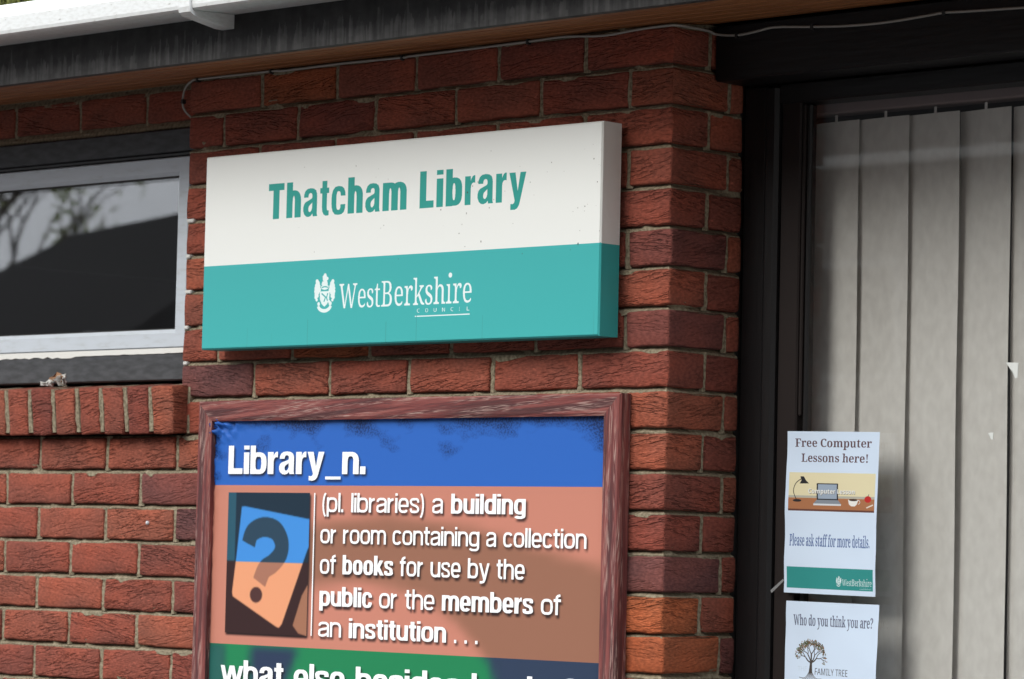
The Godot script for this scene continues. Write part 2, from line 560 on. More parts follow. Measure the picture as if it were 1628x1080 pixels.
# ------------------------------------------------------------------ the scene
func _ready() -> void:
	rng.seed = 20240611
	# camera
	var cam := Camera3D.new()
	cam.name = "camera"
	add_child(cam)
	var basis_ := Basis(Vector3.UP, 0.75464374) * Basis(Vector3.RIGHT, 0.06183144) * Basis(Vector3.BACK, 0.02270949)
	cam.transform = Transform3D(basis_, Vector3(4.07096, Y(-0.90203), 4.74669))
	var lens := CameraAttributesPhysical.new()
	lens.frustum_focal_length = 120.764
	lens.frustum_near = 0.1
	lens.frustum_far = 400.0
	lens.frustum_focus_distance = 6.45
	lens.exposure_aperture = 8.0
	cam.attributes = lens
	cam.current = true
	# overcast sky, brightest overhead
	var sky_m := ProceduralSkyMaterial.new()
	sky_m.sky_top_color = lin(3.0, 3.2, 3.45)
	sky_m.sky_horizon_color = lin(.80, .84, .90)
	sky_m.sky_curve = 0.6
	sky_m.ground_bottom_color = lin(.25, .25, .24)
	sky_m.ground_horizon_color = lin(.6, .62, .62)
	var sky := Sky.new()
	sky.sky_material = sky_m
	var env := Environment.new()
	env.background_mode = Environment.BG_SKY
	env.sky = sky
	env.tonemap_mode = Environment.TONE_MAPPER_LINEAR
	env.tonemap_exposure = 1.53
	env.sdfgi_enabled = true
	env.ssao_enabled = true
	env.ssil_enabled = true
	var we := WorldEnvironment.new()
	we.name = "environment"
	we.environment = env
	add_child(we)
	var sun := DirectionalLight3D.new()
	sun.name = "sun"
	sun.light_energy = 0.50
	sun.light_angular_distance = 26.0
	sun.light_color = Color(1.0, 1.0, 0.985)
	sun.shadow_enabled = true
	add_child(sun)
	sun.look_at_from_position(Vector3(-1.1, 3.5, 5.0), Vector3.ZERO)

	make_materials()
	make_ground()
	make_building()
	make_surroundings()
	make_gutter()
	make_sign()
	make_board()
	make_blind()
	make_notices()
	make_small_things()

# ------------------------------------------------------------------ materials
var brick_tones := []

func make_materials() -> void:
	# rough drag-faced brick relief: short wavy tears that slant a little, and calmer patches between
	var w := 1024
	var h := 1024
	var a := noise_bytes(noise(3, 0.027, 2, 26.0), w, h)
	var mask := noise_bytes(noise(8, 0.0075, 2), w, h)
	var brk := noise_bytes(noise(15, 0.034, 2), w, h)
	var fine := noise_bytes(noise(21, 0.12, 3), w, h)
	var out := PackedByteArray()
	out.resize(w * h)
	for y in h:
		for x in w:
			var j := y * w + (x + y) % w
			var i := y * w + x
			var n := (a[j] - 128) / 128.0
			var m := clampf((mask[i] - 78) / 60.0, 0.0, 1.0) * clampf((brk[j] - 106) / 22.0, 0.0, 1.0)
			var groove := clampf(1.0 - absf(n) / 0.27, 0.0, 1.0)
			groove = groove * groove * (3.0 - 2.0 * groove)
			var ledge := clampf(n / 0.3, -1.0, 1.0)
			var v := 0.66 - groove * 0.52 * m + ledge * 0.13 * m + (fine[i] - 128) / 128.0 * 0.075
			out[i] = int(clampf(v, 0.0, 1.0) * 255.0)
	var relief := tex(Image.create_from_data(w, h, false, Image.FORMAT_L8, out))
	# brick colour: mottled clay with lime specks
	var blot := noise_bytes(noise(31, 0.006, 3), 1024, 512)
	var grain := noise_bytes(noise(32, 0.11, 3), 1024, 512)
	var speck := noise_bytes(noise(33, 0.085, 1), 1024, 512)
	var spread := noise_bytes(noise(34, 0.008, 2), 1024, 512)
	var rgb := PackedByteArray()
	rgb.resize(1024 * 512 * 3)
	for i in 1024 * 512:
		var b := (blot[i] - 128) / 128.0
		var g := (grain[i] - 128) / 128.0
		var v := 0.84 + b * 0.10 + g * 0.13
		var c := [v, v * (1.0 - b * 0.06), v * (1.0 - b * 0.10)]
		if speck[i] > 225 and spread[i] > 165:
			c = [1.0, 1.25, 1.5]
		for k in 3:
			rgb[i * 3 + k] = int(clampf(c[k], 0.0, 1.0) * 255.0)
	var clay := tex(Image.create_from_data(1024, 512, false, Image.FORMAT_RGB8, rgb))
	for c in [[.385, .108, .067], [.350, .093, .060], [.405, .118, .070], [.365, .100, .064], [.315, .086, .059], [.250, .080, .066], [.215, .080, .072], [.46, .125, .054], [.48, .135, .056], [.285, .077, .055]]:
		var m := mat("clay_brick", lin(c[0], c[1], c[2]), 0.92, 0.35)
		m.albedo_texture = clay
		m.heightmap_enabled = true
		m.heightmap_texture = relief
		m.heightmap_scale = 0.95
		m.uv1_scale = Vector3(1.0, 1.0, 1.0)
		var kinds := [m]
		for d in [0.3, 0.6]:
			var n := m.duplicate() as StandardMaterial3D
			n.heightmap_scale = d
			kinds.append(n)
		brick_tones.append(kinds)
	# mortar
	var mo := mat("mortar", lin(.37, .32, .24), 0.95, 0.3)
	mo.albedo_texture = tex(ramp_image(noise(41, 0.05, 4), 512, 512, [[0.0, Color(.50, .48, .44)], [.4, Color(.80, .78, .74)], [.7, Color(.92, .91, .88)], [1.0, Color(1, 1, .98)]]))
	mo.uv1_triplanar = true
	mo.uv1_world_triplanar = true
	mo.uv1_scale = Vector3(4, 4, 4)
	# white plastic
	var dirt := tex(ramp_image(noise(51, 0.02, 5), 512, 512, [[0.0, Color(.93, .925, .91)], [.35, Color(.98, .98, .975)], [1.0, Color(1, 1, 1)]]))
	var up := mat("white_plastic", lin(.56, .60, .65), 0.35, 0.4)
	up.albedo_texture = dirt
	up.uv1_triplanar = true
	up.uv1_world_triplanar = true
	up.uv1_scale = Vector3(1.5, 6, 1.5)
	var gu := mat("gutter_plastic", lin(.72, .72, .71), 0.42)
	gu.albedo_texture = tex(ramp_image(noise(52, 0.03, 5), 512, 512, [[0.0, Color(.45, .44, .42)], [.06, Color(.66, .65, .63)], [.12, Color(.93, .925, .915)], [.5, Color(.97, .97, .965)], [1.0, Color(1, 1, 1)]]))
	gu.uv1_triplanar = true
	gu.uv1_world_triplanar = true
	gu.uv1_scale = Vector3(3, 9, 3)
	mat("sealant", lin(.62, .60, .56), 0.7)
	# black and dark brown painted timber
	var pa := mat("black_paint", lin(.009, .008, .0085), 0.45, 0.4)
	pa.heightmap_enabled = true
	pa.heightmap_texture = tex(ramp_image(noise(61, 0.02, 3), 256, 256, [[0.0, Color.BLACK], [1.0, Color.WHITE]]))
	pa.heightmap_scale = 0.05
	pa.uv1_scale = Vector3(1.0, 9.0, 1)
	mat("dark_brown_paint", lin(.017, .012, .011), 0.55, 0.3)
	var gr := mat("grey_board", lin(.055, .056, .060), 0.6)
	gr.albedo_texture = tex(ramp_image(noise(63, 0.03, 5), 512, 256, [[0.0, Color(.6, .6, .6)], [.6, Color(.9, .9, .9)], [.78, Color(1, 1, 1)], [1.0, Color(1, 1, 1)]]))
	gr.uv1_scale = Vector3(1.2, 7, 1)
	# fascia with pale run-off streaks growing up from its lower edge
	var fw := 1024
	var fh := 256
	var f1 := noise_bytes(noise(71, 0.045, 4), fw, 64)
	var f2 := noise_bytes(noise(72, 0.02, 4), fw, fh)
	var f3 := noise_bytes(noise(73, 0.09, 3), fw, 64)
	var fb := PackedByteArray()
	fb.resize(fw * fh * 3)
	for y in fh:
		for x in fw:
			var s := f1[(y / 16) * fw + x] / 255.0
			var t := f3[(y / 24 % 64) * fw + x] / 255.0
			var reach := (0.05 + 0.34 * pow(f1[5 * fw + x] / 255.0, 2.2) + 0.16 * pow(f3[9 * fw + x] / 255.0, 2.0)) * fh
			var low := fh - y
			var v := 0.185 + 0.05 * (s - .5) + 0.07 * (f2[y * fw + x] / 255.0 - .5)
			if low < reach:
				v += (0.03 + 0.12 * pow(t, 1.8)) * (1.0 if s + t > 0.9 else 0.5)
			for k in 3:
				fb[(y * fw + x) * 3 + k] = int(clampf(v * [1.0, 0.975, 0.965][k], 0.0, 1.0) * 255.0)
	var fa := mat("weathered_fascia", Color.WHITE, 0.75, 0.4)
	fa.albedo_texture = tex(Image.create_from_data(fw, fh, false, Image.FORMAT_RGB8, fb))
	# stained soffit boards
	var so := mat("stained_soffit", Color.WHITE, 0.55)
	so.albedo_texture = tex(ramp_image(noise(81, 0.03, 5), 512, 512, [[0.0, lin(.10, .030, .008)], [.45, lin(.25, .082, .018)], [.7, lin(.34, .12, .028)], [1.0, lin(.42, .16, .045)]]))
	so.uv1_scale = Vector3(0.35, 18, 1)
	# weathered red stained frame of the notice board
	var stain := noise_bytes(noise(91, 0.014, 5, 4.0), 1024, 512)
	var fibre := noise_bytes(noise(92, 0.14, 4), 1024, 512)
	var flake := noise_bytes(noise(93, 0.018, 3), 1024, 512)
	var wb := PackedByteArray()
	wb.resize(1024 * 512 * 3)
	var cs := [lin(.085, .032, .032), lin(.20, .052, .048), lin(.29, .095, .080), lin(.44, .31, .26), lin(.095, .050, .052)]
	for i in 1024 * 512:
		var s := stain[i] / 255.0
		var c: Color = (cs[0] as Color).lerp(cs[1], clampf(s * 3.0 - .7, 0, 1)).lerp(cs[2], clampf(s * 3.0 - 1.5, 0, 1))
		var bare := clampf((fibre[i] / 255.0 - .51) * 8.0, 0, 1) * clampf((flake[i] / 255.0 - .40) * 3.5, 0, 1)
		c = c.lerp(cs[3], bare * .85)
		c = c.lerp(cs[4], clampf((.34 - fibre[i] / 255.0) * 6.0, 0, 1) * .9)
		wb[i * 3] = int(c.r * 255)
		wb[i * 3 + 1] = int(c.g * 255)
		wb[i * 3 + 2] = int(c.b * 255)
	var wd := mat("weathered_red_wood", Color.WHITE, 0.8, 0.35)
	wd.albedo_texture = tex(Image.create_from_data(1024, 512, false, Image.FORMAT_RGB8, wb))
	wd.heightmap_enabled = true
	wd.heightmap_texture = tex(Image.create_from_data(1024, 512, false, Image.FORMAT_L8, fibre))
	wd.heightmap_scale = 0.12
	wd.uv1_scale = Vector3(0.15, 7.0, 1)
	# glass
	var gl := mat("window_glass", Color(0, 0, 0, 0), 0.0, 0.5)
	gl.transparency = BaseMaterial3D.TRANSPARENCY_ALPHA
	var cg := mat("clear_glass", Color(.2, .2, .2, 0.02), 0.0, 0.5)
	cg.transparency = BaseMaterial3D.TRANSPARENCY_ALPHA
	# blind fabric
	var bl := mat("blind_fabric", lin(.61, .59, .55), 0.9, 0.3)
	bl.albedo_texture = tex(ramp_image(noise(101, 0.02, 6), 512, 512, [[0.0, Color(.93, .925, .92)], [1.0, Color(1, 1, .995)]]))
	bl.uv1_scale = Vector3(3.5, 2.2, 1)
	bl.backlight_enabled = true
	bl.backlight = lin(.14, .13, .12)
	mat("blind_rail", lin(.16, .115, .11), 0.5)
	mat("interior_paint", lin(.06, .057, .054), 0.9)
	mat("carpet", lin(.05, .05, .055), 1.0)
	mat("cable_sheath", lin(.33, .31, .28), 0.5)
	mat("black_clip", lin(.015, .015, .015), 0.5)
	mat("steel", lin(.55, .56, .58), 0.35)
	mat("dry_leaf", lin(.33, .17, .09), 0.85)
	mat("paper_white", lin(.72, .73, .70), 0.8, 0.35)
	var ta := mat("clear_tape", Color(.8, .8, .8, .35), 0.3)
	ta.transparency = BaseMaterial3D.TRANSPARENCY_ALPHA
	# setting
	var pv := mat("paving", lin(.055, .054, .053), 0.9)
	pv.albedo_texture = tex(ramp_image(noise(111, 0.02, 5), 512, 512, [[0.0, Color(.7, .7, .7)], [1.0, Color(1, 1, 1)]]))
	pv.uv1_triplanar = true
	pv.uv1_world_triplanar = true
	mat("asphalt", lin(.055, .055, .057), 0.92)
	mat("grass", lin(.06, .10, .03), 0.95)
	mat("roof_tile", lin(.014, .013, .013), 0.9, 0.15)
	mat("render_wall", lin(.16, .15, .135), 0.9)
	mat("plain_brick", lin(.30, .09, .06), 0.9)
	mat("dark_brick", lin(.13, .075, .06), 0.9)
	mat("dark_pane", lin(.01, .011, .012), 0.3)
	mat("wing_render", lin(.44, .43, .40), 0.9)
	mat("old_paint", lin(.26, .26, .25), 0.8)
	mat("bark", lin(.06, .05, .04), 0.95)
	var le := mat("foliage", lin(.09, .11, .035), 0.8)
	le.backlight_enabled = true
	le.backlight = lin(.10, .12, .03)
	mat("weed_green", lin(.16, .17, .035), 0.8)

# ------------------------------------------------------------------ ground and things across the road
func make_ground() -> void:
	var st := start()
	bar(st, Vector3(-120, -0.2, -60), Vector3(120, 0.0, 120), 0.01)
	var g := put(st, "ground", M.paving)
	tag(g, "", "", "", "structure")
	st = start()
	bar(st, Vector3(-120, -0.1, 7.5), Vector3(120, 0.004, 13.0), 0.001)
	tag(put(st, "road", M.asphalt), "", "", "", "structure")

func house_roof(st: SurfaceTool, hl: float, hd: float, eave: float, ridge: float, hip: float) -> void:
	var e := [Vector3(-hl, eave, -hd), Vector3(hl, eave, -hd), Vector3(hl, eave, hd), Vector3(-hl, eave, hd)]
	var r0 := Vector3(-hl + hip, ridge, 0)
	var r1 := Vector3(hl - hip, ridge, 0)
	quad(st, e[0], e[1], r1, r0, Vector3(0, 1, -1))
	quad(st, e[3], e[2], r1, r0, Vector3(0, 1, 1))
	tri(st, e[0], e[3], r0, Vector3(-1, 1, 0))
	tri(st, e[1], e[2], r1, Vector3(1, 1, 0))
	quad(st, e[0], e[1], e[2], e[3], Vector3(0, -1, 0))

func make_surroundings() -> void:
	var hs := thing("bungalow", "low bungalow with a dark hipped tiled roof across the road", "house")
	hs.position = Vector3(-22.7, 0, 18.77)
	hs.rotation.y = 0.33
	var st := start()
	house_roof(st, 6.0, 4.3, 2.55, 5.1, 2.2)
	put(st, "roof", M.roof_tile, hs)
	box_part("wall", M.render_wall, hs, Vector3(-5.6, 0, -3.9), Vector3(5.6, 2.53, 3.9), 0.01)
	for x in [-4.5, -.8, 2.6]:
		var wn := box_part("window", M.old_paint, hs, Vector3(x, 0.95, -3.96), Vector3(x + 1.6, 2.15, -3.91), 0.01)
		box_part("pane", M.black_paint, wn, Vector3(x + .08, 1.03, -3.975), Vector3(x + 1.52, 2.07, -3.965), 0.002)
	var th := thing("rendered_house", "two storey rendered house with white gutter and tiled roof across the road", "house")
	th.position = Vector3(-10.5, 0, 28.0)
	st = start()
	house_roof(st, 12.4, 4.5, 5.80, 9.6, 1.5)
	put(st, "roof", M.roof_tile, th)
	box_part("wall", M.render_wall, th, Vector3(-12.0, 0, -4.0), Vector3(12.0, 5.78, 4.0), 0.01)
	box_part("gutter", M.old_paint, th, Vector3(-12.4, 5.73, -4.62), Vector3(12.4, 5.85, -4.51), 0.01)
	for y in [0.9, 3.5]:
		for x in [-9.0, -5.6, -1.0, 3.2, 7.0]:
			var wn := box_part("window", M.old_paint, th, Vector3(x, y, -4.06), Vector3(x + 1.8, y + 1.3, -4.01), 0.01)
			box_part("pane", M.black_paint, wn, Vector3(x + .08, y + .08, -4.075), Vector3(x + 1.72, y + 1.22, -4.065), 0.002)
	var bk := thing("office_block", "tall dark brick block with rows of windows facing the red brick wall", "building")
	box_part("wall", M.dark_brick, bk, Vector3(1.0, 0, 12.5), Vector3(20.0, 11.5, 22.0), 0.02)
	box_part("parapet", M.render_wall, bk, Vector3(0.9, 11.51, 12.4), Vector3(20.1, 11.8, 22.1), 0.02)
	for y in [1.0, 4.3, 7.6]:
		for k in 6:
			var x := 1.8 + k * 3.05
			var wn := box_part("window", M.black_paint, bk, Vector3(x, y, 12.43), Vector3(x + 1.8, y + 1.7, 12.49), 0.01)
			box_part("pane", M.dark_pane, wn, Vector3(x + .08, y + .08, 12.415), Vector3(x + 1.72, y + 1.62, 12.425), 0.002)
	make_tree("bare_tree", "thinly leaved spreading tree standing behind the low bungalow", Vector3(-40.5, 0, 27.5), 13.0, 5)

func grow(st: SurfaceTool, tips: Array, p: Vector3, d: Vector3, length: float, r: float, depth: int) -> void:
	var pts := [p]
	var rad := [r]
	var dir := d
	for i in 4:
		dir = (dir + Vector3(rng.randf_range(-.22, .22), rng.randf_range(-.10, .18), rng.randf_range(-.22, .22))).normalized()
		pts.append(pts[-1] + dir * length / 4.0)
		rad.append(lerpf(r, r * .6, (i + 1) / 4.0))
	tube(st, pts, rad, 6 if depth > 2 else 4)
	if depth == 0:
		tips.append(pts[-1])
		tips.append(pts[2])
		return
	for k in 3 if depth > 1 else 4:
		var at: Vector3 = pts[4] if k == 0 else pts[2 + k % 3]
		var nd := (dir + Vector3(rng.randf_range(-1, 1), rng.randf_range(-.25, .7), rng.randf_range(-1, 1)) * .85).normalized()
		grow(st, tips, at, nd, length * rng.randf_range(.62, .82), r * .58, depth - 1)

func make_tree(called: String, label: String, at: Vector3, high: float, seed_: int) -> void:
	var keep := rng.state
	rng.seed = seed_
	var t := thing(called, label, "tree", "trees across the road")
	t.position = at
	var st := start()
	var tips := []
	grow(st, tips, Vector3.ZERO, Vector3.UP, high * .30, high * .014, 4)
	put(st, "trunk", M.bark, t)
	st = start()
	for p in tips:
		for k in 3:
			var c: Vector3 = p + Vector3(rng.randf_range(-.35, .35), rng.randf_range(-.3, .3), rng.randf_range(-.35, .35))
			var a := Vector3(rng.randf_range(-1, 1), rng.randf_range(-1, 1), rng.randf_range(-1, 1)).normalized() * .12
			var b := a.cross(Vector3(rng.randf_range(-1, 1), 1, rng.randf_range(-1, 1))).normalized() * .06
			quad(st, c - a, c + b, c + a, c - b, a.cross(b))
	put(st, "crown", M.foliage, t)
	rng.state = keep

# ------------------------------------------------------------------ the building
var brick_noise: FastNoiseLite

func brick_mesh(size: Vector3, seed_: int) -> ArrayMesh:
	# a slightly uneven block with rounded arrises; size is length (x), height (y), depth (z); centre of its front face at the origin
	var st := start()
	st.set_smooth_group(0)
	var r := 0.0045
	var off := Vector3(seed_ * 0.377, seed_ * 0.193, seed_ * 0.711)
	var flip := -1.0 if seed_ % 3 == 0 else 1.0
	var u0 := Vector2(fposmod(seed_ * 0.618, 1.0), fposmod(seed_ * 0.414, 1.0))
	var lo := Vector3(-size.x / 2, -size.y / 2, -size.z)
	var hi := Vector3(size.x / 2, size.y / 2, 0)
	var cuts := func(a: float, b: float, n: int) -> Array:
		var c := [a, a + r]
		for i in range(1, n):
			c.append(lerpf(a + r, b - r, float(i) / n))
		c.append(b - r)
		c.append(b)
		return c
	var shape := func(p: Vector3) -> Vector3:
		var q := p.clamp(lo + Vector3(r, r, r), hi - Vector3(r, r, r))
		var d := p - q
		var out: Vector3 = p
		if d.length() > 1e-6:
			out = q + d.normalized() * r
		var e := (out + off) * 100.0
		out += Vector3(brick_noise.get_noise_3d(e.x, e.y, e.z), brick_noise.get_noise_3d(e.x + 40, e.y, e.z), brick_noise.get_noise_3d(e.x, e.y + 40, e.z)) * 0.0027
		return out
	# faces: [axis, side, nu, nv]
	for f in [[2, 1.0, 8, 3], [0, 1.0, 4, 3], [1, 1.0, 8, 1], [1, -1.0, 8, 1], [0, -1.0, 1, 3]]:
		var ax: int = f[0]
		var u := 0 if ax != 0 else 2
		var v := 1 if ax != 1 else 2
		var cu: Array = cuts.call(lo[u], hi[u], f[2])
		var cv: Array = cuts.call(lo[v], hi[v], f[3])
		var nn := Vector3.ZERO
		nn[ax] = f[1]
		for i in cu.size() - 1:
			for j in cv.size() - 1:
				var q := []
				var t := []
				for c in [[0, 0], [1, 0], [1, 1], [0, 1]]:
					var p := Vector3.ZERO
					p[ax] = hi[ax] if f[1] > 0 else lo[ax]
					p[u] = cu[i + c[0]]
					p[v] = cv[j + c[1]]
					q.append(shape.call(p))
					t.append(u0 + Vector2((p[u] * flip + (0.4 if ax != 2 else 0.0)) / 1.4, -p[v] / 0.42))
				quad(st, q[0], q[1], q[2], q[3], nn, t[0], t[1], t[2], t[3])
	st.generate_normals()
	return st.commit()

var brick_cache := {}

func lay_brick(parent: Node, x0: float, x1: float, k: int, depth: float, z: float, tone := -1, variants := 9) -> void:
	var key := "%d_%d" % [roundi((x1 - x0) * 250), roundi(depth * 250)]
	if not brick_cache.has(key):
		brick_cache[key] = []
	var list: Array = brick_cache[key]
	if list.size() < variants:
		list.append(brick_mesh(Vector3(roundi((x1 - x0) * 250) / 250.0, 0.0655, depth), brick_cache.size() * 31 + list.size() + 1))
	var mesh: Mesh = list[rng.randi() % list.size()]
	var m := tone_of(tone)
	var o := put_mesh(mesh, "brick", m, parent)
	o.position = Vector3((x0 + x1) / 2 + rng.randf_range(-.001, .001), Y(-0.075 * (k + 0.5)) + rng.randf_range(-.0012, .0012), z + rng.randf_range(-.0016, .0014))
	o.rotation = Vector3(rng.randf_range(-.012, .012), rng.randf_range(-.006, .006), rng.randf_range(-.006, .006))

func tone_of(tone: int) -> Material:
	var kinds: Array = brick_tones[tone if tone >= 0 else pick_tone()]
	var f := rng.randf()
	return kinds[0] if f < .5 else kinds[2] if f < .8 else kinds[1]

func pick_tone() -> int:
	var f := rng.randf()
	if f < .22: return 0
	if f < .42: return 1
	if f < .56: return 2
	if f < .72: return 3
	if f < .82: return 4
	if f < .88: return 5
	if f < .92: return 6
	if f < .95: return 7
	return 9

# mortar between courses: struck joints, deep under the brick above and flush at the brick below
func bed_joint(st: SurfaceTool, k: int, x0: float, ret: float) -> void:
	var y := Y(-0.075 * k)
	var path := []
	var n := int((0.0 - x0) / 0.022)
	for i in n + 1:
		path.append([lerpf(x0, 0.0, float(i) / n), 0.0, 0])
	if ret > 0.0:
		for i in range(1, 10):
			path.append([0.0, -ret * i / 9.0, 1])
	var smear := noise(600 + k, 9.0, 2)
	var prev := []
	for p in path:
		var rows := []
		var along: float = p[0] - p[1]
		var fat := maxf(0.0, smear.get_noise_2d(along, 3.0) - .28) * 1.6
		var fat2 := maxf(0.0, smear.get_noise_2d(along, 11.0) - .30) * 1.6
		var rows_ := [[.0072 + fat2 * .012, .018 - minf(fat2 * .060, .0190)], [.0045, .0165 - minf(fat2 * .03, .012)], [-.0036, .0030 - minf(fat * .008, .0035)], [-.0075 - fat * .010, .0040 - minf(fat * .012, .0048)]]
		for row in rows_:
			var d: float = row[1] + rng.randf_range(-.0012, .0012)
			var yy: float = y + row[0] + rng.randf_range(-.0009, .0009)
			if p[2] == 0:
				rows.append(Vector3(minf(p[0], -d if ret > 0.0 else p[0]), yy, -d))
			else:
				rows.append(Vector3(-d, yy, minf(p[1], -d)))
		if prev.size():
			for j in 3:
				quad(st, prev[j], rows[j], rows[j + 1], prev[j + 1], Vector3(.6, .1, 1))
		prev = rows

func perpend(st: SurfaceTool, x: float, k: int, z: float) -> void:
	var y := Y(-0.075 * (k + 0.5))
	var prev := []
	for i in 6:
		var yy := y + lerpf(-.037, .037, i / 5.0)
		var d := z - .0035 + rng.randf_range(-.0016, .0012)
		var row := []
		for c in [[-.0085, -.004], [-.0045, 0.0], [.0045, 0.0], [.0085, -.004]]:
			row.append(Vector3(x + c[0] + rng.randf_range(-.0012, .0012), yy, d + c[1]))
		if prev.size():
			for j in 3:
				quad(st, prev[j], prev[j + 1], row[j + 1], row[j], Vector3(0, 0, 1))
		prev = row

func perpend_return(st: SurfaceTool, z: float, k: int) -> void:
	var y := Y(-0.075 * (k + 0.5))
	var prev := []
	for i in 6:
		var yy := y + lerpf(-.037, .037, i / 5.0)
		var d := -.0030 + rng.randf_range(-.0016, .0012)
		var row := []
		for c in [[-.0085, -.004], [-.0045, 0.0], [.0045, 0.0], [.0085, -.004]]:
			row.append(Vector3(d + c[1], yy, z + c[0] + rng.randf_range(-.0012, .0012)))
		if prev.size():
			for j in 3:
				quad(st, prev[j], prev[j + 1], row[j + 1], row[j], Vector3(1, 0, 0))
		prev = row

func make_building() -> void:
	brick_noise = noise(5, 0.16, 2)
	var b := thing("library_building", "single storey red brick building with dark timber eaves and windows", "building")
	var wall := branch_node("brick_wall", b)
	var last := 18
	var left := -2.62
	var mo := start()
	# core of the wall behind the joints
	bar(mo, Vector3(-1.338, Y(-0.075 * 9), -0.215), Vector3(-0.019, Y(.09), -0.0195), 0.001)
	bar(mo, Vector3(left, Y(-0.075 * (last + 1)), -0.215), Vector3(-0.019, Y(-0.075 * 9), -0.020), 0.001)
	var special := {3: 4, 4: 5, 6: 5, 8: 2, 11: 9, 12: 6, 13: 8, 14: 7, 15: 1}
	for k in range(-1, last + 1):
		var end := -1.34 if k < 9 else left
		var joints := []
		var x := -0.22 if k % 2 != 0 else -0.1075
		while x > end + 0.03:
			if x < -1.3:
				break
			joints.append(x)
			x -= 0.225
		if k >= 9:
			x = -1.353 if k % 2 != 0 else -1.4655
			while x > end + 0.03:
				joints.append(x)
				x -= 0.225
		# corner brick, seen on both faces
		lay_brick(wall, joints[0] + 0.005, 0.0, k, 0.1025 if k % 2 != 0 else 0.160, 0.0, special.get(k, -1), 3)
		var tone_r: int = special.get(k, -1)
		var zr := -0.1075 if k % 2 != 0 else -0.165
		lay_return(wall, k, -0.205, zr - 0.005, tone_r if rng.randf() < .3 else -1)
		perpend_return(mo, zr, k)
		for i in joints.size():
			perpend(mo, joints[i], k, 0.0)
			var e: float = joints[i + 1] + 0.005 if i + 1 < joints.size() else end
			if joints[i] - 0.005 - e > 0.03:
				lay_brick(wall, e, joints[i] - 0.005, k, 0.100, 0.0)
		bed_joint(mo, k + 1, end, 0.205)
	bed_joint(mo, -1, -1.34, 0.205)
	# recessed course over the small window
	bar(mo, Vector3(left, Y(-.03), -0.215), Vector3(-1.34, Y(.088), -0.082), 0.001)
	var rx := [-1.358, -1.583, -1.808, -2.033, -2.258, -2.483]
	for i in rx.size():
		lay_brick(wall, rx[i] - .2, rx[i] + .015 if i else -1.345, -1, 0.09, -0.070)
		perpend(mo, rx[i] - .205, -1, -0.070)
	for yy in [0.0, 0.075]:
		var prev := []
		for i in 60:
			var xx := lerpf(left, -1.345, i / 59.0)
			var row := []
			for c in [[.0065, -.080], [-.004, -.072], [-.011, -.0705]]:
				row.append(Vector3(xx, Y(yy) + c[0] + rng.randf_range(-.001, .001), c[1] + rng.randf_range(-.001, .001)))
			if prev.size():
				for j in 2:
					quad(mo, prev[j], row[j], row[j + 1], prev[j + 1], Vector3(0, .2, 1))
			prev = row
	mo.set_smooth_group(-1)
	put(mo, "mortar", M.mortar, wall)
	# blobs of white sealant left in the joints beside the window
	for k in [3, 4, 5, 6, 7]:
		var st := start()
		bar(st, Vector3(-1.3385, Y(-.075 * k) - .0035, -.02), Vector3(-1.3385 + rng.randf_range(.010, .024), Y(-.075 * k) + .0045, .0018), .002)
		put(st, "sealant_blob", M.sealant, wall)
	# screw left in a brick
	var sc := start()
	tube(sc, [Vector3(-1.436, Y(-.860), -.01), Vector3(-1.436, Y(-.860), .003), Vector3(-1.436, Y(-.860), .0045)], [.0042, .0042, .0025], 10)
	put(sc, "screw", M.steel, wall)
	# plinth under the courses that are in view
	box_part("plinth", M.plain_brick, b, Vector3(left, 0.0, -.215), Vector3(0.0, Y(-0.075 * (last + 1)) - .006, -.002), .004)

	# sill of bricks on edge, tilted outwards
	var sill := branch_node("window_sill", b)
	var sm := start()
	var xs := -1.3205
	for i in 15:
		var key := "sill%d" % (i % 5)
		if not brick_cache.has(key):
			brick_cache[key] = brick_mesh(Vector3(0.0655, 0.100, 0.15), 400 + i)
		var tone: int = [8, 9, 3, 1, 0, 9, 3, 2][i] if i < 8 else pick_tone()
		if i == 0:
			tone = 2
		var o := put_mesh(brick_cache[key], "brick", tone_of(tone), sill)
		o.position = Vector3(xs - .0328, Y(-.6245), .040 + rng.randf_range(-.001, .001))
		o.rotation = Vector3(0.10, 0, rng.randf_range(-.012, .012))
		var prev := []
		var xj := xs - .0655 - .0072
		for j in 8:
			var yy := lerpf(-.668, -.575, j / 7.0)
			var zz := .0385 + (yy + .6245) * .10
			var row := []
			for c in [[-.0088, -.007], [-.0058, .0], [.0058, .0], [.0088, -.007]]:
				row.append(Vector3(xj + c[0] + rng.randf_range(-.0014, .0014), Y(yy), zz + c[1] + rng.randf_range(-.0012, .0008)))
			if prev.size():
				for q in 3:
					quad(sm, prev[q], prev[q + 1], row[q + 1], row[q], Vector3(0, 0, 1))
			prev = row
		for q in 3:
			quad(sm, prev[q], prev[q + 1], prev[q + 1] + Vector3(0, .012, -.10), prev[q] + Vector3(0, .012, -.10), Vector3(0, 1, 0))
		xs -= .0800
	bar(sm, Vector3(-2.62, Y(-.668), -.08), Vector3(-1.324, Y(-.582), .018), .001)
	# bedding mortar behind the sill end
	bar(sm, Vector3(-1.3200, Y(-.672), -.05), Vector3(-1.3120, Y(-.574), .0015), .001)
	put(sm, "mortar", M.mortar, sill)

	# small white window with dark boards above and below
	var win := branch_node("small_window", b)
	box_part("head_board", M.grey_board, win, Vector3(left, Y(-.066), -.10), Vector3(-1.345, Y(-.014), -.060), .003)
	box_part("drip_strip", M.black_paint, win, Vector3(left, Y(-.0735), -.10), Vector3(-1.345, Y(-.0675), -.057), .001)
	box_part("sill_board", M.grey_board, win, Vector3(left, Y(-.556), -.10), Vector3(-1.345, Y(-.497), -.050), .003)
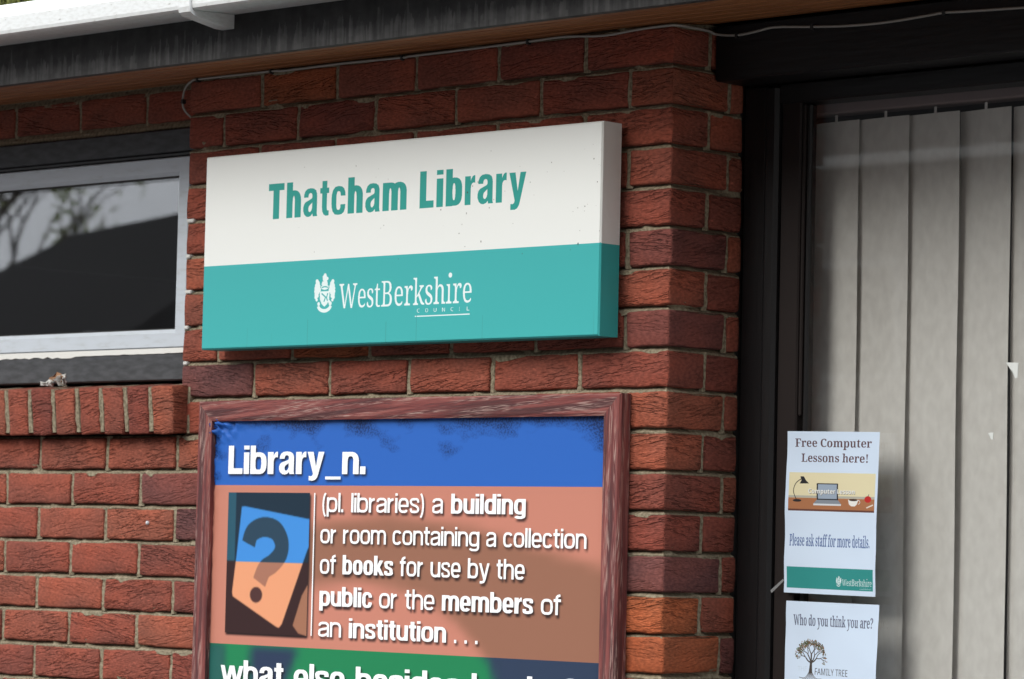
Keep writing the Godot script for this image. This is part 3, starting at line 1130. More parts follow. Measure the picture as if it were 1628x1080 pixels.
	box_part("jamb_liner", M.black_paint, win, Vector3(-1.400, Y(-.50), -.13), Vector3(-1.342, Y(-.07), -.085), .002)
	var frame := branch_node("frame", win)
	var flo := Vector2(-2.70, Y(-.4855))
	var fhi := Vector2(-1.403, Y(-.0755))
	for s in 4:
		var st := start()
		rail(st, flo, fhi, .040, s, [Vector2(0, -.11), Vector2(0, -.0625), Vector2(.06, -.060), Vector2(.80, -.060), Vector2(1.0, -.066), Vector2(1.0, -.080)])
		put(st, "frame_rail", M.white_plastic, frame)
	for s in 4:
		var st := start()
		rail(st, flo + Vector2(.0395, .0395), fhi - Vector2(.0395, .0395), .0035, s, [Vector2(0, -.075), Vector2(0, -.068), Vector2(1, -.071), Vector2(1, -.080)])
		put(st, "gasket", M.black_clip, frame)
	var pane := branch_node("pane", win)
	for z in [-.074, -.078, -.094, -.098]:
		var st := start()
		var p := [Vector3(flo.x + .038, flo.y + .038, z), Vector3(fhi.x - .038, flo.y + .038, z), Vector3(fhi.x - .038, fhi.y - .038, z), Vector3(flo.x + .038, fhi.y - .038, z)]
		quad(st, p[0], p[1], p[2], p[3], Vector3(0, 0, 1))
		put(st, "glass_face", M.window_glass, pane)
	var ss := start()
	var pr := []
	for i in 80:
		var xx := lerpf(left, -1.347, i / 79.0)
		var low := -.4975 + (rng.randf_range(-.004, .0005) if xx < -1.75 else rng.randf_range(-.0012, .0005))
		var row := [Vector3(xx, Y(-.4858), -.058), Vector3(xx, Y(-.490), -.0545), Vector3(xx, Y(low), -.0485), Vector3(xx, Y(low), -.07)]
		if pr.size():
			for j in 3:
				quad(ss, pr[j], row[j], row[j + 1], pr[j + 1], Vector3(0, -.2, 1))
		pr = row
	put(ss, "sealant", M.sealant, win)

	# large dark window
	var big := branch_node("large_window", b)
	box_part("beam", M.black_paint, big, Vector3(0.002, Y(-.020), -.198), Vector3(2.6, Y(.085), -.115), .004)
	box_part("jamb", M.black_paint, big, Vector3(0.0005, 0.25, -.30), Vector3(.054, Y(-.021), -.2075), .003, 1)
	box_part("cover_strip", M.black_paint, big, Vector3(.054, 0.25, -.30), Vector3(.0855, Y(-.021), -.200), .007, 1)
	box_part("stile", M.dark_brown_paint, big, Vector3(.0857, 0.25, -.262), Vector3(.132, Y(-.021), -.213), .003, 1)
	box_part("glazing_bead", M.dark_brown_paint, big, Vector3(.1322, Y(-.640), -.24), Vector3(.1395, Y(-.060), -.217), .002, 1)
	box_part("glazing_bead", M.black_paint, big, Vector3(.1398, 0.25, -.24), Vector3(.150, Y(-.060), -.221), .003, 1)
	box_part("head_rail", M.black_paint, big, Vector3(.0857, Y(-.058), -.262), Vector3(2.6, Y(-.0205), -.205), .003)
	box_part("bottom_rail", M.black_paint, big, Vector3(.0857, 0.25, -.262), Vector3(2.6, 0.33, -.2125), .003)
	box_part("far_jamb", M.black_paint, big, Vector3(2.5, 0.25, -.30), Vector3(2.6, Y(-.0215), -.2005), .003, 1)
	var bp := branch_node("pane", big)
	for z in [-.226, -.230]:
		var st := start()
		quad(st, Vector3(.13, 0.3, z), Vector3(2.52, 0.3, z), Vector3(2.52, Y(-.04), z), Vector3(.13, Y(-.04), z), Vector3(0, 0, 1))
		put(st, "glass_face", M.window_glass, bp)
	box_part("apron", M.plain_brick, big, Vector3(0.004, 0.0, -.30), Vector3(2.6, 0.249, -.21), .003)

	# eaves
	var so := branch_node("soffit", b)
	var zs := [.279, .220, .161, .102, .043, -.016, -.066, -.114]
	var drop := func(z: float) -> float: return Y(.077 - .093 * z)
	for i in 7:
		var sw := start()
		var c := .0035
		var y0: float = drop.call(zs[i])
		var y1: float = drop.call(zs[i + 1])
		sweep_x(sw, [Vector2(zs[i] - .0006, y0 + .02), Vector2(zs[i] - .0006, y0 + c), Vector2(zs[i] - c, y0), Vector2(zs[i + 1] + c, y1), Vector2(zs[i + 1] + .0006, y1 + c), Vector2(zs[i + 1] + .0006, y1 + .02)], -6.2, 2.6, false)
		put(sw, "soffit_board", M.stained_soffit, so)
	box_part("soffit_core", M.black_paint, b, Vector3(-6.2, Y(.112), -.3), Vector3(2.6, Y(.125), .278), .002)
	var fs := start()
	var f0 := [Vector3(-6.2, Y(.0485), .300), Vector3(2.7, Y(.0485), .300), Vector3(2.7, Y(.239), .300), Vector3(-6.2, Y(.239), .300)]
	quad(fs, f0[0], f0[1], f0[2], f0[3], Vector3(0, 0, 1), Vector2(0, 1), Vector2(7.6, 1), Vector2(7.6, 0), Vector2(0, 0))
	quad(fs, f0[0], f0[1], Vector3(2.7, Y(.0485), .280), Vector3(-6.2, Y(.0485), .280), Vector3(0, -1, 0), Vector2(0, .99), Vector2(7.6, .99), Vector2(7.6, .95), Vector2(0, .95))
	quad(fs, f0[3], f0[2], Vector3(2.7, Y(.239), .280), Vector3(-6.2, Y(.239), .280), Vector3(0, 1, 0), Vector2(0, .1), Vector2(7.6, .1), Vector2(7.6, 0), Vector2(0, 0))
	quad(fs, Vector3(-6.2, Y(.0485), .280), Vector3(2.7, Y(.0485), .280), Vector3(2.7, Y(.239), .280), Vector3(-6.2, Y(.239), .280), Vector3(0, 0, -1))
	put(fs, "fascia", M.weathered_fascia, b)
	var rf := start()
	sweep_x(rf, [Vector2(.335, Y(.242)), Vector2(.335, Y(.262)), Vector2(-5.0, Y(2.2)), Vector2(-5.0, Y(2.16))], -6.3, 2.75, true)
	put(rf, "roof", M.roof_tile, b)

	# wing of the same building that comes forward beyond the large window
	var wing := branch_node("side_wing", b)
	box_part("wall", M.wing_render, wing, Vector3(3.4, 0, -4.2), Vector3(9.0, 3.9, 3.1), .01)
	box_part("roof", M.roof_tile, wing, Vector3(3.2, 3.91, -4.4), Vector3(9.2, 4.1, 3.3), .02)
	box_part("infill_wall", M.plain_brick, wing, Vector3(2.605, 0, -.30), Vector3(3.39, Y(.065), -.205), .004)

	box_part("end_wall", M.plain_brick, wing, Vector3(-6.1, 0, -.215), Vector3(-2.705, Y(.09), -.004), .004)

	# room behind the windows
	var room := branch_node("room", b)
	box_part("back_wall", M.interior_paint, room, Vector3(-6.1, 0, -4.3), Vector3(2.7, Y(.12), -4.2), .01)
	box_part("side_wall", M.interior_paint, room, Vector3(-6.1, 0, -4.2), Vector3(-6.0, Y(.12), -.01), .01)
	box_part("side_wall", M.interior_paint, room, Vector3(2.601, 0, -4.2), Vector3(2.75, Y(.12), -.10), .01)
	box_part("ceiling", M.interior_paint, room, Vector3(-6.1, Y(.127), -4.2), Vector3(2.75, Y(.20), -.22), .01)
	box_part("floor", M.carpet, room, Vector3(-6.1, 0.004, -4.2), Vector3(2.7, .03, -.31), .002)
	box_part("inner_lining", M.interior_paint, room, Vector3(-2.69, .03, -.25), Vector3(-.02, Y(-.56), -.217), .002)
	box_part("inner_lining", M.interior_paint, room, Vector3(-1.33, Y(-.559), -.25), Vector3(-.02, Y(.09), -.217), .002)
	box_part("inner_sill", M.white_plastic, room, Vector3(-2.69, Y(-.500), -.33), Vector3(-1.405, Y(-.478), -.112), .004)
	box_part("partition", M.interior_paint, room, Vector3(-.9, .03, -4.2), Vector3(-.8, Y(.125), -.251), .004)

func lay_return(parent: Node, k: int, z0: float, z1: float, tone: int) -> void:
	var d := roundi((z1 - z0) * 250) / 250.0
	var key := "ret%d" % roundi(d * 250)
	if not brick_cache.has(key):
		brick_cache[key] = []
	var list: Array = brick_cache[key]
	if list.size() < 6:
		list.append(brick_mesh(Vector3(0.09, 0.0655, d), brick_cache.size() * 31 + list.size() + 700))
	var o := put_mesh(list[rng.randi() % list.size()], "brick", tone_of(tone), parent)
	o.position = Vector3(-.045 + rng.randf_range(-.0014, .001), Y(-0.075 * (k + 0.5)) + rng.randf_range(-.0012, .0012), z1)
	o.rotation = Vector3(rng.randf_range(-.008, .008), rng.randf_range(-.01, .01), rng.randf_range(-.01, .01))

# ------------------------------------------------------------------ gutter
func make_gutter() -> void:
	var g := thing("gutter", "white square plastic rain gutter fixed along the dark fascia", "gutter")
	var st := start()
	var out := [Vector2(0.3010, Y(0.2132)), Vector2(0.3010, Y(0.1317)), Vector2(0.4040, Y(0.1272)), Vector2(0.4110, Y(0.1307)), Vector2(0.4125, Y(0.1372)), Vector2(0.4135, Y(0.1652)), Vector2(0.4120, Y(0.1692)), Vector2(0.3990, Y(0.1937)), Vector2(0.3950, Y(0.1947)), Vector2(0.3920, Y(0.1922)), Vector2(0.4070, Y(0.1662)), Vector2(0.4065, Y(0.1372)), Vector2(0.4020, Y(0.1327)), Vector2(0.3045, Y(0.1362)), Vector2(0.3045, Y(0.2132))]
	sweep_x(st, out, -6.25, 2.7, true)
	put(st, "channel", M.gutter_plastic, g)
	# union bracket round the joint of two lengths, its foot lower at the fascia
	st = start()
	sweep_x(st, [Vector2(0.3012, Y(0.1035)), Vector2(0.3220, Y(0.1035)), Vector2(0.4060, Y(0.1172)), Vector2(0.4160, Y(0.1232)), Vector2(0.4185, Y(0.1332)), Vector2(0.4195, Y(0.1662)), Vector2(0.4160, Y(0.1732)), Vector2(0.4020, Y(0.1987)), Vector2(0.3970, Y(0.1997)), Vector2(0.3955, Y(0.1952)), Vector2(0.4000, Y(0.1944)), Vector2(0.4130, Y(0.1692)), Vector2(0.4142, Y(0.1652)), Vector2(0.4132, Y(0.1372)), Vector2(0.4115, Y(0.1302)), Vector2(0.4040, Y(0.1267)), Vector2(0.3012, Y(0.1312))], -.906, -.873, true)
	put(st, "union_bracket", M.gutter_plastic, g)
	# weeds rooted in the gutter
	var keep := rng.state
	rng.seed = 77
	var w := thing("gutter_weeds", "small yellow green weeds sprouting from the end of the white gutter", "weeds")
	for kind in 2:
		st = start()
		for i in 420:
			var c := Vector3(rng.randf_range(-1.68, -1.38), Y(.182), rng.randf_range(.325, .385))
			c.y += rng.randf_range(0.0, .055) * (1.0 - smoothstep(-1.48, -1.38, c.x) * .6)
			if kind == 0:
				var tip := c + Vector3(rng.randf_range(-.008, .008), rng.randf_range(.012, .035), rng.randf_range(-.008, .008))
				var s := Vector3(rng.randf_range(-1, 1), 0, rng.randf_range(-1, 1)).normalized() * .0025
				tri(st, c - s, c + s, tip, s.cross(Vector3.UP))
			else:
				var a := Vector3(rng.randf_range(-1, 1), rng.randf_range(-.3, 1), rng.randf_range(-1, 1)).normalized() * .008
				var b := a.cross(Vector3(rng.randf_range(-1, 1), 1, rng.randf_range(-1, 1))).normalized() * .005
				quad(st, c - a, c + b, c + a, c - b, a.cross(b))
		put(st, "stems" if kind == 0 else "leaves", M.weed_green, w)
	rng.state = keep

# ------------------------------------------------------------------ sign
func make_sign() -> void:
	var lo := Vector2(-1.2105, Y(-.5030))
	var hi := Vector2(-.1130, Y(-.1045))
	var size := hi - lo
	var w := 2048
	var ppm := w / size.x
	var h := int(size.y * ppm)
	var im := Image.create(w, h, false, Image.FORMAT_RGB8)
	var white := lin(.80, .80, .765)
	var teal := lin(.048, .400, .390)
	im.fill(white)
	im.fill_rect(Rect2i(0, int((hi.y - Y(-.331)) * ppm), w, h), teal)
	var ox := lo.x
	# letters of the name
	for g in line_polys([["Thatcham Library", .252]], .10, .44, -1.017 - ox, -.304 - ox, hi.y - Y(-.2425), .0715, ppm):
		fill(im, g, lin(.024, .305, .262))
	crest(im, Rect2((-.873 - ox) * ppm, (hi.y - Y(-.360)) * ppm, .055 * ppm, .077 * ppm), lin(.76, .84, .82), teal)
	council_mark(im, Rect2((-.804 - ox) * ppm, (hi.y - Y(-.3805)) * ppm, (.804 - .440) * ppm, .0505 * ppm), lin(.78, .84, .83), teal)
	# fly specks and dirt, more of them towards the free end
	var keep := rng.state
	rng.seed = 991
	for i in 70:
		var x := (1.0 - pow(rng.randf(), 1.7) * .75) * w
		var y := rng.randf_range(.08, .60) * h
		var d := rng.randf_range(0.8, 2.6) * (1.5 if i % 17 == 0 else 1.0)
		var under := im.get_pixel(clampi(int(x), 0, w - 1), clampi(int(y), 0, h - 1))
		fill(im, [disc(Vector2(x, y), d, d * rng.randf_range(.8, 1.6), 8)], under.lerp(Color(.30, .27, .23), rng.randf_range(.2, .75)))
	# faint rain runs on the lower band
	for i in 7:
		var x := rng.randf() * w
		var y := rng.randf_range(.86, .96) * h
		im.fill_rect(Rect2i(int(x), int(y), 3, int(h - y)), teal.lerp(Color(.20, .45, .42), rng.randf_range(.1, .4)))
	rng.state = keep
	var face := mat("sign_face", Color.WHITE, 0.42, 0.35)
	face.albedo_texture = tex(im)
	var s := thing("wall_sign", "white and teal box sign with teal lettering on the brick wall", "sign")
	var st := start()
	var z0 := .012
	var z1 := .065
	var r := .003
	var c := [Vector2(lo.x, lo.y), Vector2(hi.x, lo.y), Vector2(hi.x, hi.y), Vector2(lo.x, hi.y)]
	var inr := [Vector2(lo.x + r, lo.y + r), Vector2(hi.x - r, lo.y + r), Vector2(hi.x - r, hi.y - r), Vector2(lo.x + r, hi.y - r)]
	var uv := func(p: Vector2) -> Vector2: return Vector2((p.x - lo.x) / size.x, (hi.y - p.y) / size.y)
	var v3 := func(p: Vector2, z: float) -> Vector3: return Vector3(p.x, p.y, z)
	quad(st, v3.call(inr[0], z1), v3.call(inr[1], z1), v3.call(inr[2], z1), v3.call(inr[3], z1), Vector3(0, 0, 1), uv.call(inr[0]), uv.call(inr[1]), uv.call(inr[2]), uv.call(inr[3]))
	for i in 4:
		var j := (i + 1) % 4
		var nn: Vector3 = [Vector3.DOWN, Vector3.RIGHT, Vector3.UP, Vector3.LEFT][i]
		# the print wraps round the folded edges: sample just inside the face
		var a: Vector2 = uv.call(inr[i].lerp(lo + size * .5, .004))
		var b: Vector2 = uv.call(inr[j].lerp(lo + size * .5, .004))
		quad(st, v3.call(inr[i], z1), v3.call(inr[j], z1), v3.call(c[j], z1 - r), v3.call(c[i], z1 - r), nn + Vector3(0, 0, 1), a, b, b, a)
		quad(st, v3.call(c[i], z1 - r), v3.call(c[j], z1 - r), v3.call(c[j], z0), v3.call(c[i], z0), nn, a, b, b, a)
	quad(st, v3.call(c[0], z0), v3.call(c[1], z0), v3.call(c[2], z0), v3.call(c[3], z0), Vector3(0, 0, -1))
	put(st, "panel", face, s)
	for x in [-1.05, -.66, -.27]:
		box_part("fixing_rail", M.steel, s, Vector3(x - .02, Y(-.49), -.003), Vector3(x + .02, Y(-.12), .0118), .001, 1)

# ------------------------------------------------------------------ notice board
func make_board() -> void:
	var lo := Vector2(-1.2515, Y(-1.47))
	var hi := Vector2(-.0860, Y(-.6070))
	var fw := .0415
	var nb := thing("notice_board", "weathered red wooden notice board with a blue, salmon and green printed poster", "notice board")
	box_part("backing", M.plain_brick, nb, Vector3(lo.x + .01, lo.y + .01, .003), Vector3(hi.x - .01, hi.y - .01, .013), .001)
	for s in 4:
		var st := start()
		rail(st, lo, hi, fw, s, [Vector2(0, .002), Vector2(0, .027), Vector2(.08, .0315), Vector2(.86, .0315), Vector2(1.0, .029), Vector2(1.0, .013)], [-.03, .01, -.07, .012][s])
		put(st, "frame_rail", M.weathered_red_wood, nb)
	# the printed sheet
	var plo := lo + Vector2(fw - .004, fw - .004)
	var phi := hi - Vector2(fw - .004, fw - .004)
	var size := phi - plo
	var w := 2048
	var ppm := w / size.x
	var h := int(size.y * ppm)
	var im := Image.create(w, h, false, Image.FORMAT_RGB8)
	var px := func(x: float, y: float) -> Vector2: return Vector2((x - plo.x) * ppm, (phi.y - Y(y)) * ppm)
	var row := func(y: float) -> int: return int((phi.y - Y(y)) * ppm)
	im.fill(lin(.026, .122, .46))
	im.fill_rect(Rect2i(0, row.call(-.780), w, h), lin(.53, .208, .145))
	im.fill_rect(Rect2i(0, row.call(-1.105), w, h), lin(.015, .20, .078))
	# the large pale question mark that runs behind the print
	var brown := lin(.29, .128, .082)
	var big := Image.create(w, h, false, Image.FORMAT_RGBA8)
	big.fill(Color(0, 0, 0, 0))
	fill(big, [poly([px.call(-.95, -.862), px.call(-.70, -.838), px.call(-.45, -.862), px.call(-.28, -.900), px.call(-.10, -.935), px.call(-.10, -1.60), px.call(-.39, -1.60), px.call(-.39, -1.180), px.call(-.42, -1.110), px.call(-.50, -1.045), px.call(-.60, -.99), px.call(-.78, -.965), px.call(-.96, -.985), px.call(-1.02, -.93)])], Color(1, 1, 1, 1))
	var band := row.call(-.780) as int
	var band2 := row.call(-1.105) as int
	var soft := blurred(big, 5)
	var sd := soft.get_data()
	for part in [[band, band2, brown], [band2, h, lin(.028, .045, .085)]]:
		var layer := Image.create(w, part[1] - part[0], false, Image.FORMAT_RGBA8)
		layer.fill(part[2])
		var ld := layer.get_data()
		var from: int = part[0] * w * 4
		for i in w * (part[1] - part[0]):
			ld[i * 4 + 3] = sd[from + i * 4 + 3]
		layer = Image.create_from_data(w, part[1] - part[0], false, Image.FORMAT_RGBA8, ld)
		im.convert(Image.FORMAT_RGBA8)
		im.blend_rect(layer, Rect2i(0, 0, w, part[1] - part[0]), Vector2i(0, part[0]))
	# bars in the green band
	var dark := Image.create(w, h, false, Image.FORMAT_RGBA8)
	dark.fill(Color(.17, .22, .32, 0))
	var navy := Color(.17, .22, .32, 1.0)
	fill(dark, [poly([px.call(-1.085, -1.105), px.call(-.945, -1.105), px.call(-.99, -1.20), px.call(-1.06, -1.45), px.call(-1.10, -1.45)])], navy)
	fill(dark, [poly([px.call(-1.3, -1.105), px.call(-1.165, -1.105), px.call(-1.17, -1.45), px.call(-1.3, -1.45)])], Color(.17, .38, .35, 1.0))
	dark.fill_rect(Rect2i(0, 0, w, band2), Color(.17, .22, .32, 0))
	var ds := blurred(dark, 5)
	im.blend_rect(ds, Rect2i(0, band2, w, h - band2), Vector2i(0, band2))
	# picture of a card with a question mark
	var a: Vector2 = px.call(-1.165, -.795)
	var e: Vector2 = px.call(-.922, -1.0815)
	var pw := e - a
	var at := func(u: float, v: float) -> Vector2: return Vector2(u, v) * pw
	var pic := Image.create(int(pw.x), int(pw.y), false, Image.FORMAT_RGBA8)
	var half := int(pw.y * .49)
	pic.fill(lin(.036, .015, .015))
	pic.fill_rect(Rect2i(0, 0, int(pw.x), half), lin(.010, .026, .044))
	pic.fill_rect(Rect2i(0, 0, int(pw.x * .10), half), lin(.022, .085, .125))
	fill(pic, [poly([at.call(1.0, .64), at.call(.93, .72), at.call(.83, .93), at.call(.90, .985), at.call(1.0, 1.0)])], lin(.33, .145, .085))
	var card := poly([at.call(.17, .10), at.call(.21, .097), at.call(1.02, .185), at.call(1.02, .355), at.call(.985, .40), at.call(.70, .925), at.call(.665, .952), at.call(.63, .945), at.call(.085, .742), at.call(.075, .71), at.call(.12, .44)])
	fill(pic, [card], lin(.74, .31, .165))
	for p in Geometry2D.intersect_polygons(card, poly([at.call(-1, -1), at.call(2, -1), at.call(2, .49), at.call(-1, .49)])):
		fill(pic, [p], lin(.052, .245, .62))
	var q := smooth([at.call(.265, .365), at.call(.31, .285), at.call(.44, .245), at.call(.59, .265), at.call(.67, .345), at.call(.66, .43), at.call(.57, .50), at.call(.47, .545), at.call(.41, .635)], 6)
	fill(pic, ribbon(q, pw.x * .165), lin(.022, .052, .085))
	for p in ribbon(q, pw.x * .165):
		for c in Geometry2D.intersect_polygons(p, poly([at.call(-1, .49), at.call(2, .49), at.call(2, 2), at.call(-1, 2)])):
			fill(pic, [c], lin(.36, .155, .10))
	fill(pic, [disc(at.call(.375, .725), pw.x * .075, pw.y * .055)], lin(.075, .030, .028))
	pic = blurred(pic, 2)
	# the words, each with the soft printed edge that the design gives them
	var white := Color(.97, .97, .97)
	var bold := .252
	var thin := .160
	var lines := [
		[[["Library_n.", .270]], .065, .42, -1.168, -.765, -.7570, .058],
		[[["(pl. libraries) a ", thin], ["building", bold]], .065, .44, -.886, -.330, -.8325, .0385],
		[[["or room containing a collection", thin]], .065, .40, -.889, -.174, -.8948, .0370],
		[[["of ", thin], ["books", bold], [" for use by the", thin]], .065, .42, -.888, -.329, -.9557, .0385],
		[[["public", bold], [" or the ", thin], ["members", bold], [" of", thin]], .062, .40, -.887, -.235, -1.0195, .0390],
		[[["an ", thin], ["institution", bold], [" . . .", .16]], .062, .40, -.888, -.448, -1.0805, .0390],
		[[["what else besides books?", .265]], .060, .42, -1.172, -.185, -1.1870, .0510]]
	var polys := []
	for l in lines:
		polys.append(line_polys(l[0], l[1], l[2], l[3] - plo.x, l[4] - plo.x, phi.y - Y(l[5]), l[6], ppm))
	var ink := Image.create(w, h, false, Image.FORMAT_RGBA8)
	ink.fill(Color(.05, .03, .04, 0))
	for l in polys:
		for g in l:
			var moved := []
			for p in g:
				var m := PackedVector2Array()
				for v in p:
					m.append(v + Vector2(7, 8))
				moved.append(m)
			fill(ink, moved, Color(.05, .03, .04, .78))
	var l0: Vector2 = px.call(-.9095, -.795)
	var l1: Vector2 = px.call(-.9060, -1.0805)
	ink.fill_rect(Rect2i(int(l0.x) + 5, int(l0.y) + 6, int(l1.x - l0.x), int(l1.y - l0.y)), Color(.05, .03, .04, .9))
	ink.fill_rect(Rect2i(int(a.x) + 6, int(a.y) + 8, int(pw.x), int(pw.y)), Color(.05, .03, .04, .9))
	ink = blurred(ink, 3)
	im.blend_rect(ink, Rect2i(0, 0, w, h), Vector2i.ZERO)
	im.blit_rect(pic, Rect2i(Vector2i.ZERO, pic.get_size()), Vector2i(a))
	for l in polys:
		for g in l:
			fill(im, g, white)
	im.fill_rect(Rect2i(int(l0.x), int(l0.y), int(l1.x - l0.x), int(l1.y - l0.y)), white)
	# mould speckling under the top edge and down the left side
	im.convert(Image.FORMAT_RGB8)
	var mould := noise(301, 0.0042, 4)
	var fine := noise(302, 0.09, 2)
	for y in int(.125 * ppm):
		for x in w:
			var near := 1.0 - y / (.060 * ppm)
			var side := 1.0 - x / (.075 * ppm)
			var f := mould.get_noise_2d(x * .7, y * 1.3) * .9 + maxf(near * .62, side * .55) - .25 + .10 * x / w
			if f > 0.0:
				var c := im.get_pixel(x, y)
				if c.r < .5:
					var g := fine.get_noise_2d(x, y)
					im.set_pixel(x, y, c.lerp(Color(.05, .085, .20), clampf(f * .5 + (.30 if g > .15 - f * .3 else 0.0) * minf(f * 3.0, 1.0), 0, .7)))
	var print_ := mat("poster_print", Color.WHITE, 0.45, 0.28)
	print_.albedo_texture = tex(im)
	# the film, crumpled and lifting at its upper left corner
	var st := start()
	st.set_smooth_group(0)
	var crumple := noise(310, 2.2, 3)
	var nu := 90
	var nv := 70
	var grid := []
	for j in nv + 1:
		var line := []
		for i in nu + 1:
			var u := pow(float(i) / nu, 1.8)
			var v := pow(float(j) / nv, 1.8)
			var x := plo.x + u * size.x
			var y := phi.y - v * size.y
			var dx := x - plo.x
			var dy := phi.y - y
			var corner := clampf(1.0 - dx / .085, 0, 1) * clampf(1.0 - dy / .055, 0, 1)
			var edge := maxf(clampf(1.0 - dx / .035, 0, 1) * clampf(1.0 - dy / .45, 0, 1), clampf(1.0 - dy / .028, 0, 1) * clampf(1.0 - dx / .45, 0, 1))
			var z := .0180 + corner * (.008 + .034 * crumple.get_noise_2d(x * 26, y * 26)) + edge * .0060 * crumple.get_noise_2d(x * 16 + 9, y * 16)
			line.append([Vector3(x, y, z), Vector2(u, v)])
		grid.append(line)
	for j in nv:
		for i in nu:
			var g0 = grid[j][i]
			var g1 = grid[j][i + 1]
			var g2 = grid[j + 1][i + 1]
			var g3 = grid[j + 1][i]
			quad(st, g0[0], g1[0], g2[0], g3[0], Vector3(0, 0, 1), g0[1], g1[1], g2[1], g3[1])
	put(st, "poster", print_, nb)

# ------------------------------------------------------------------ blind behind the large window
func make_blind() -> void:
	var b := thing("vertical_blind", "pale grey fabric vertical blind hanging inside the large dark window", "blind")
	box_part("head_rail", M.blind_rail, b, Vector3(.06, Y(-.074), -.318), Vector3(2.45, Y(-.038), -.272), .003)
	var rights := [.217, .332, .445, .557, .680, .795, .917, 1.03, 1.145, 1.26, 1.37, 1.485, 1.60, 1.71, 1.825, 1.94, 2.05, 2.165, 2.28, 2.39]
	for i in rights.size():
		var top: float = [7.0, 5.0, 5.0, 9.0, 5.0][i % 5]
		var low: float = 0.0 if i == 0 else top + [0, 1.5, 2.0, -1.0, 1.0][i % 5]
		var hang := start()
		bar(hang, Vector3(rights[i] - .069, Y(-.092), -.2955), Vector3(rights[i] - .063, Y(-.0742), -.2945), .0003)
		var st := start()
		st.set_smooth_group(0)
		var rows := []
		var nx := 6
		for j in 25:
			var f := j / 24.0
			var ang := deg_to_rad(lerpf(top, low, clampf(f * 2.2, 0, 1)))
			var line := []
			for k in nx + 1:
				var t := (float(k) / nx - 1.0) * .127
				var bow := (1.0 - pow(2.0 * k / nx - 1.0, 2)) * .0022
				line.append([Vector3(rights[i] + t * cos(ang) - bow * sin(ang), Y(lerpf(-.088, -2.1, f)), -.280 + t * sin(ang) + bow * cos(ang) + .0012 * sin(j * .9 + i)), Vector2(t + i * .37, f * 2.0)])
			rows.append(line)
		for j in 24:
			for k in nx:
				var a = rows[j][k]
				var c = rows[j][k + 1]
				var d = rows[j + 1][k + 1]
				var e = rows[j + 1][k]
				quad(st, a[0], c[0], d[0], e[0], Vector3(0, 0, 1), a[1], c[1], d[1], e[1])
		var slat := put(st, "slat", M.blind_fabric, b)
		put(hang, "hanger", M.sealant, slat)

# ------------------------------------------------------------------ paper notices on the glass
func paper(called: String, label: String, im: Image, top_left: Vector2, tilt: float, seed_: int) -> Node3D:
	var t := thing(called, label, "notice", "paper notices on the large window")
	t.position = Vector3(top_left.x, top_left.y, -.2)
	t.rotation.z = tilt
	var m := mat(called + "_print", Color.WHITE, 0.75, 0.35)
	m.albedo_texture = tex(im)
	var st := start()
	st.set_smooth_group(0)
	var n := noise(seed_, .9, 2)
	var pts := []
	for j in 15:
		var line := []
		for i in 11:
			var u := i / 10.0
			var v := j / 14.0
			line.append([Vector3(u * .210, -v * .297, n.get_noise_2d(u * 1.6, v * 2.2) * .004 - .0015 * u), Vector2(u, v)])
		pts.append(line)
	for j in 14:
		for i in 10:
			var a = pts[j][i]
			var b = pts[j][i + 1]
			var c = pts[j + 1][i + 1]
			var d = pts[j + 1][i]
			quad(st, a[0], b[0], c[0], d[0], Vector3(0, 0, 1), a[1], b[1], c[1], d[1])
	put(st, "sheet", m, t)
	return t

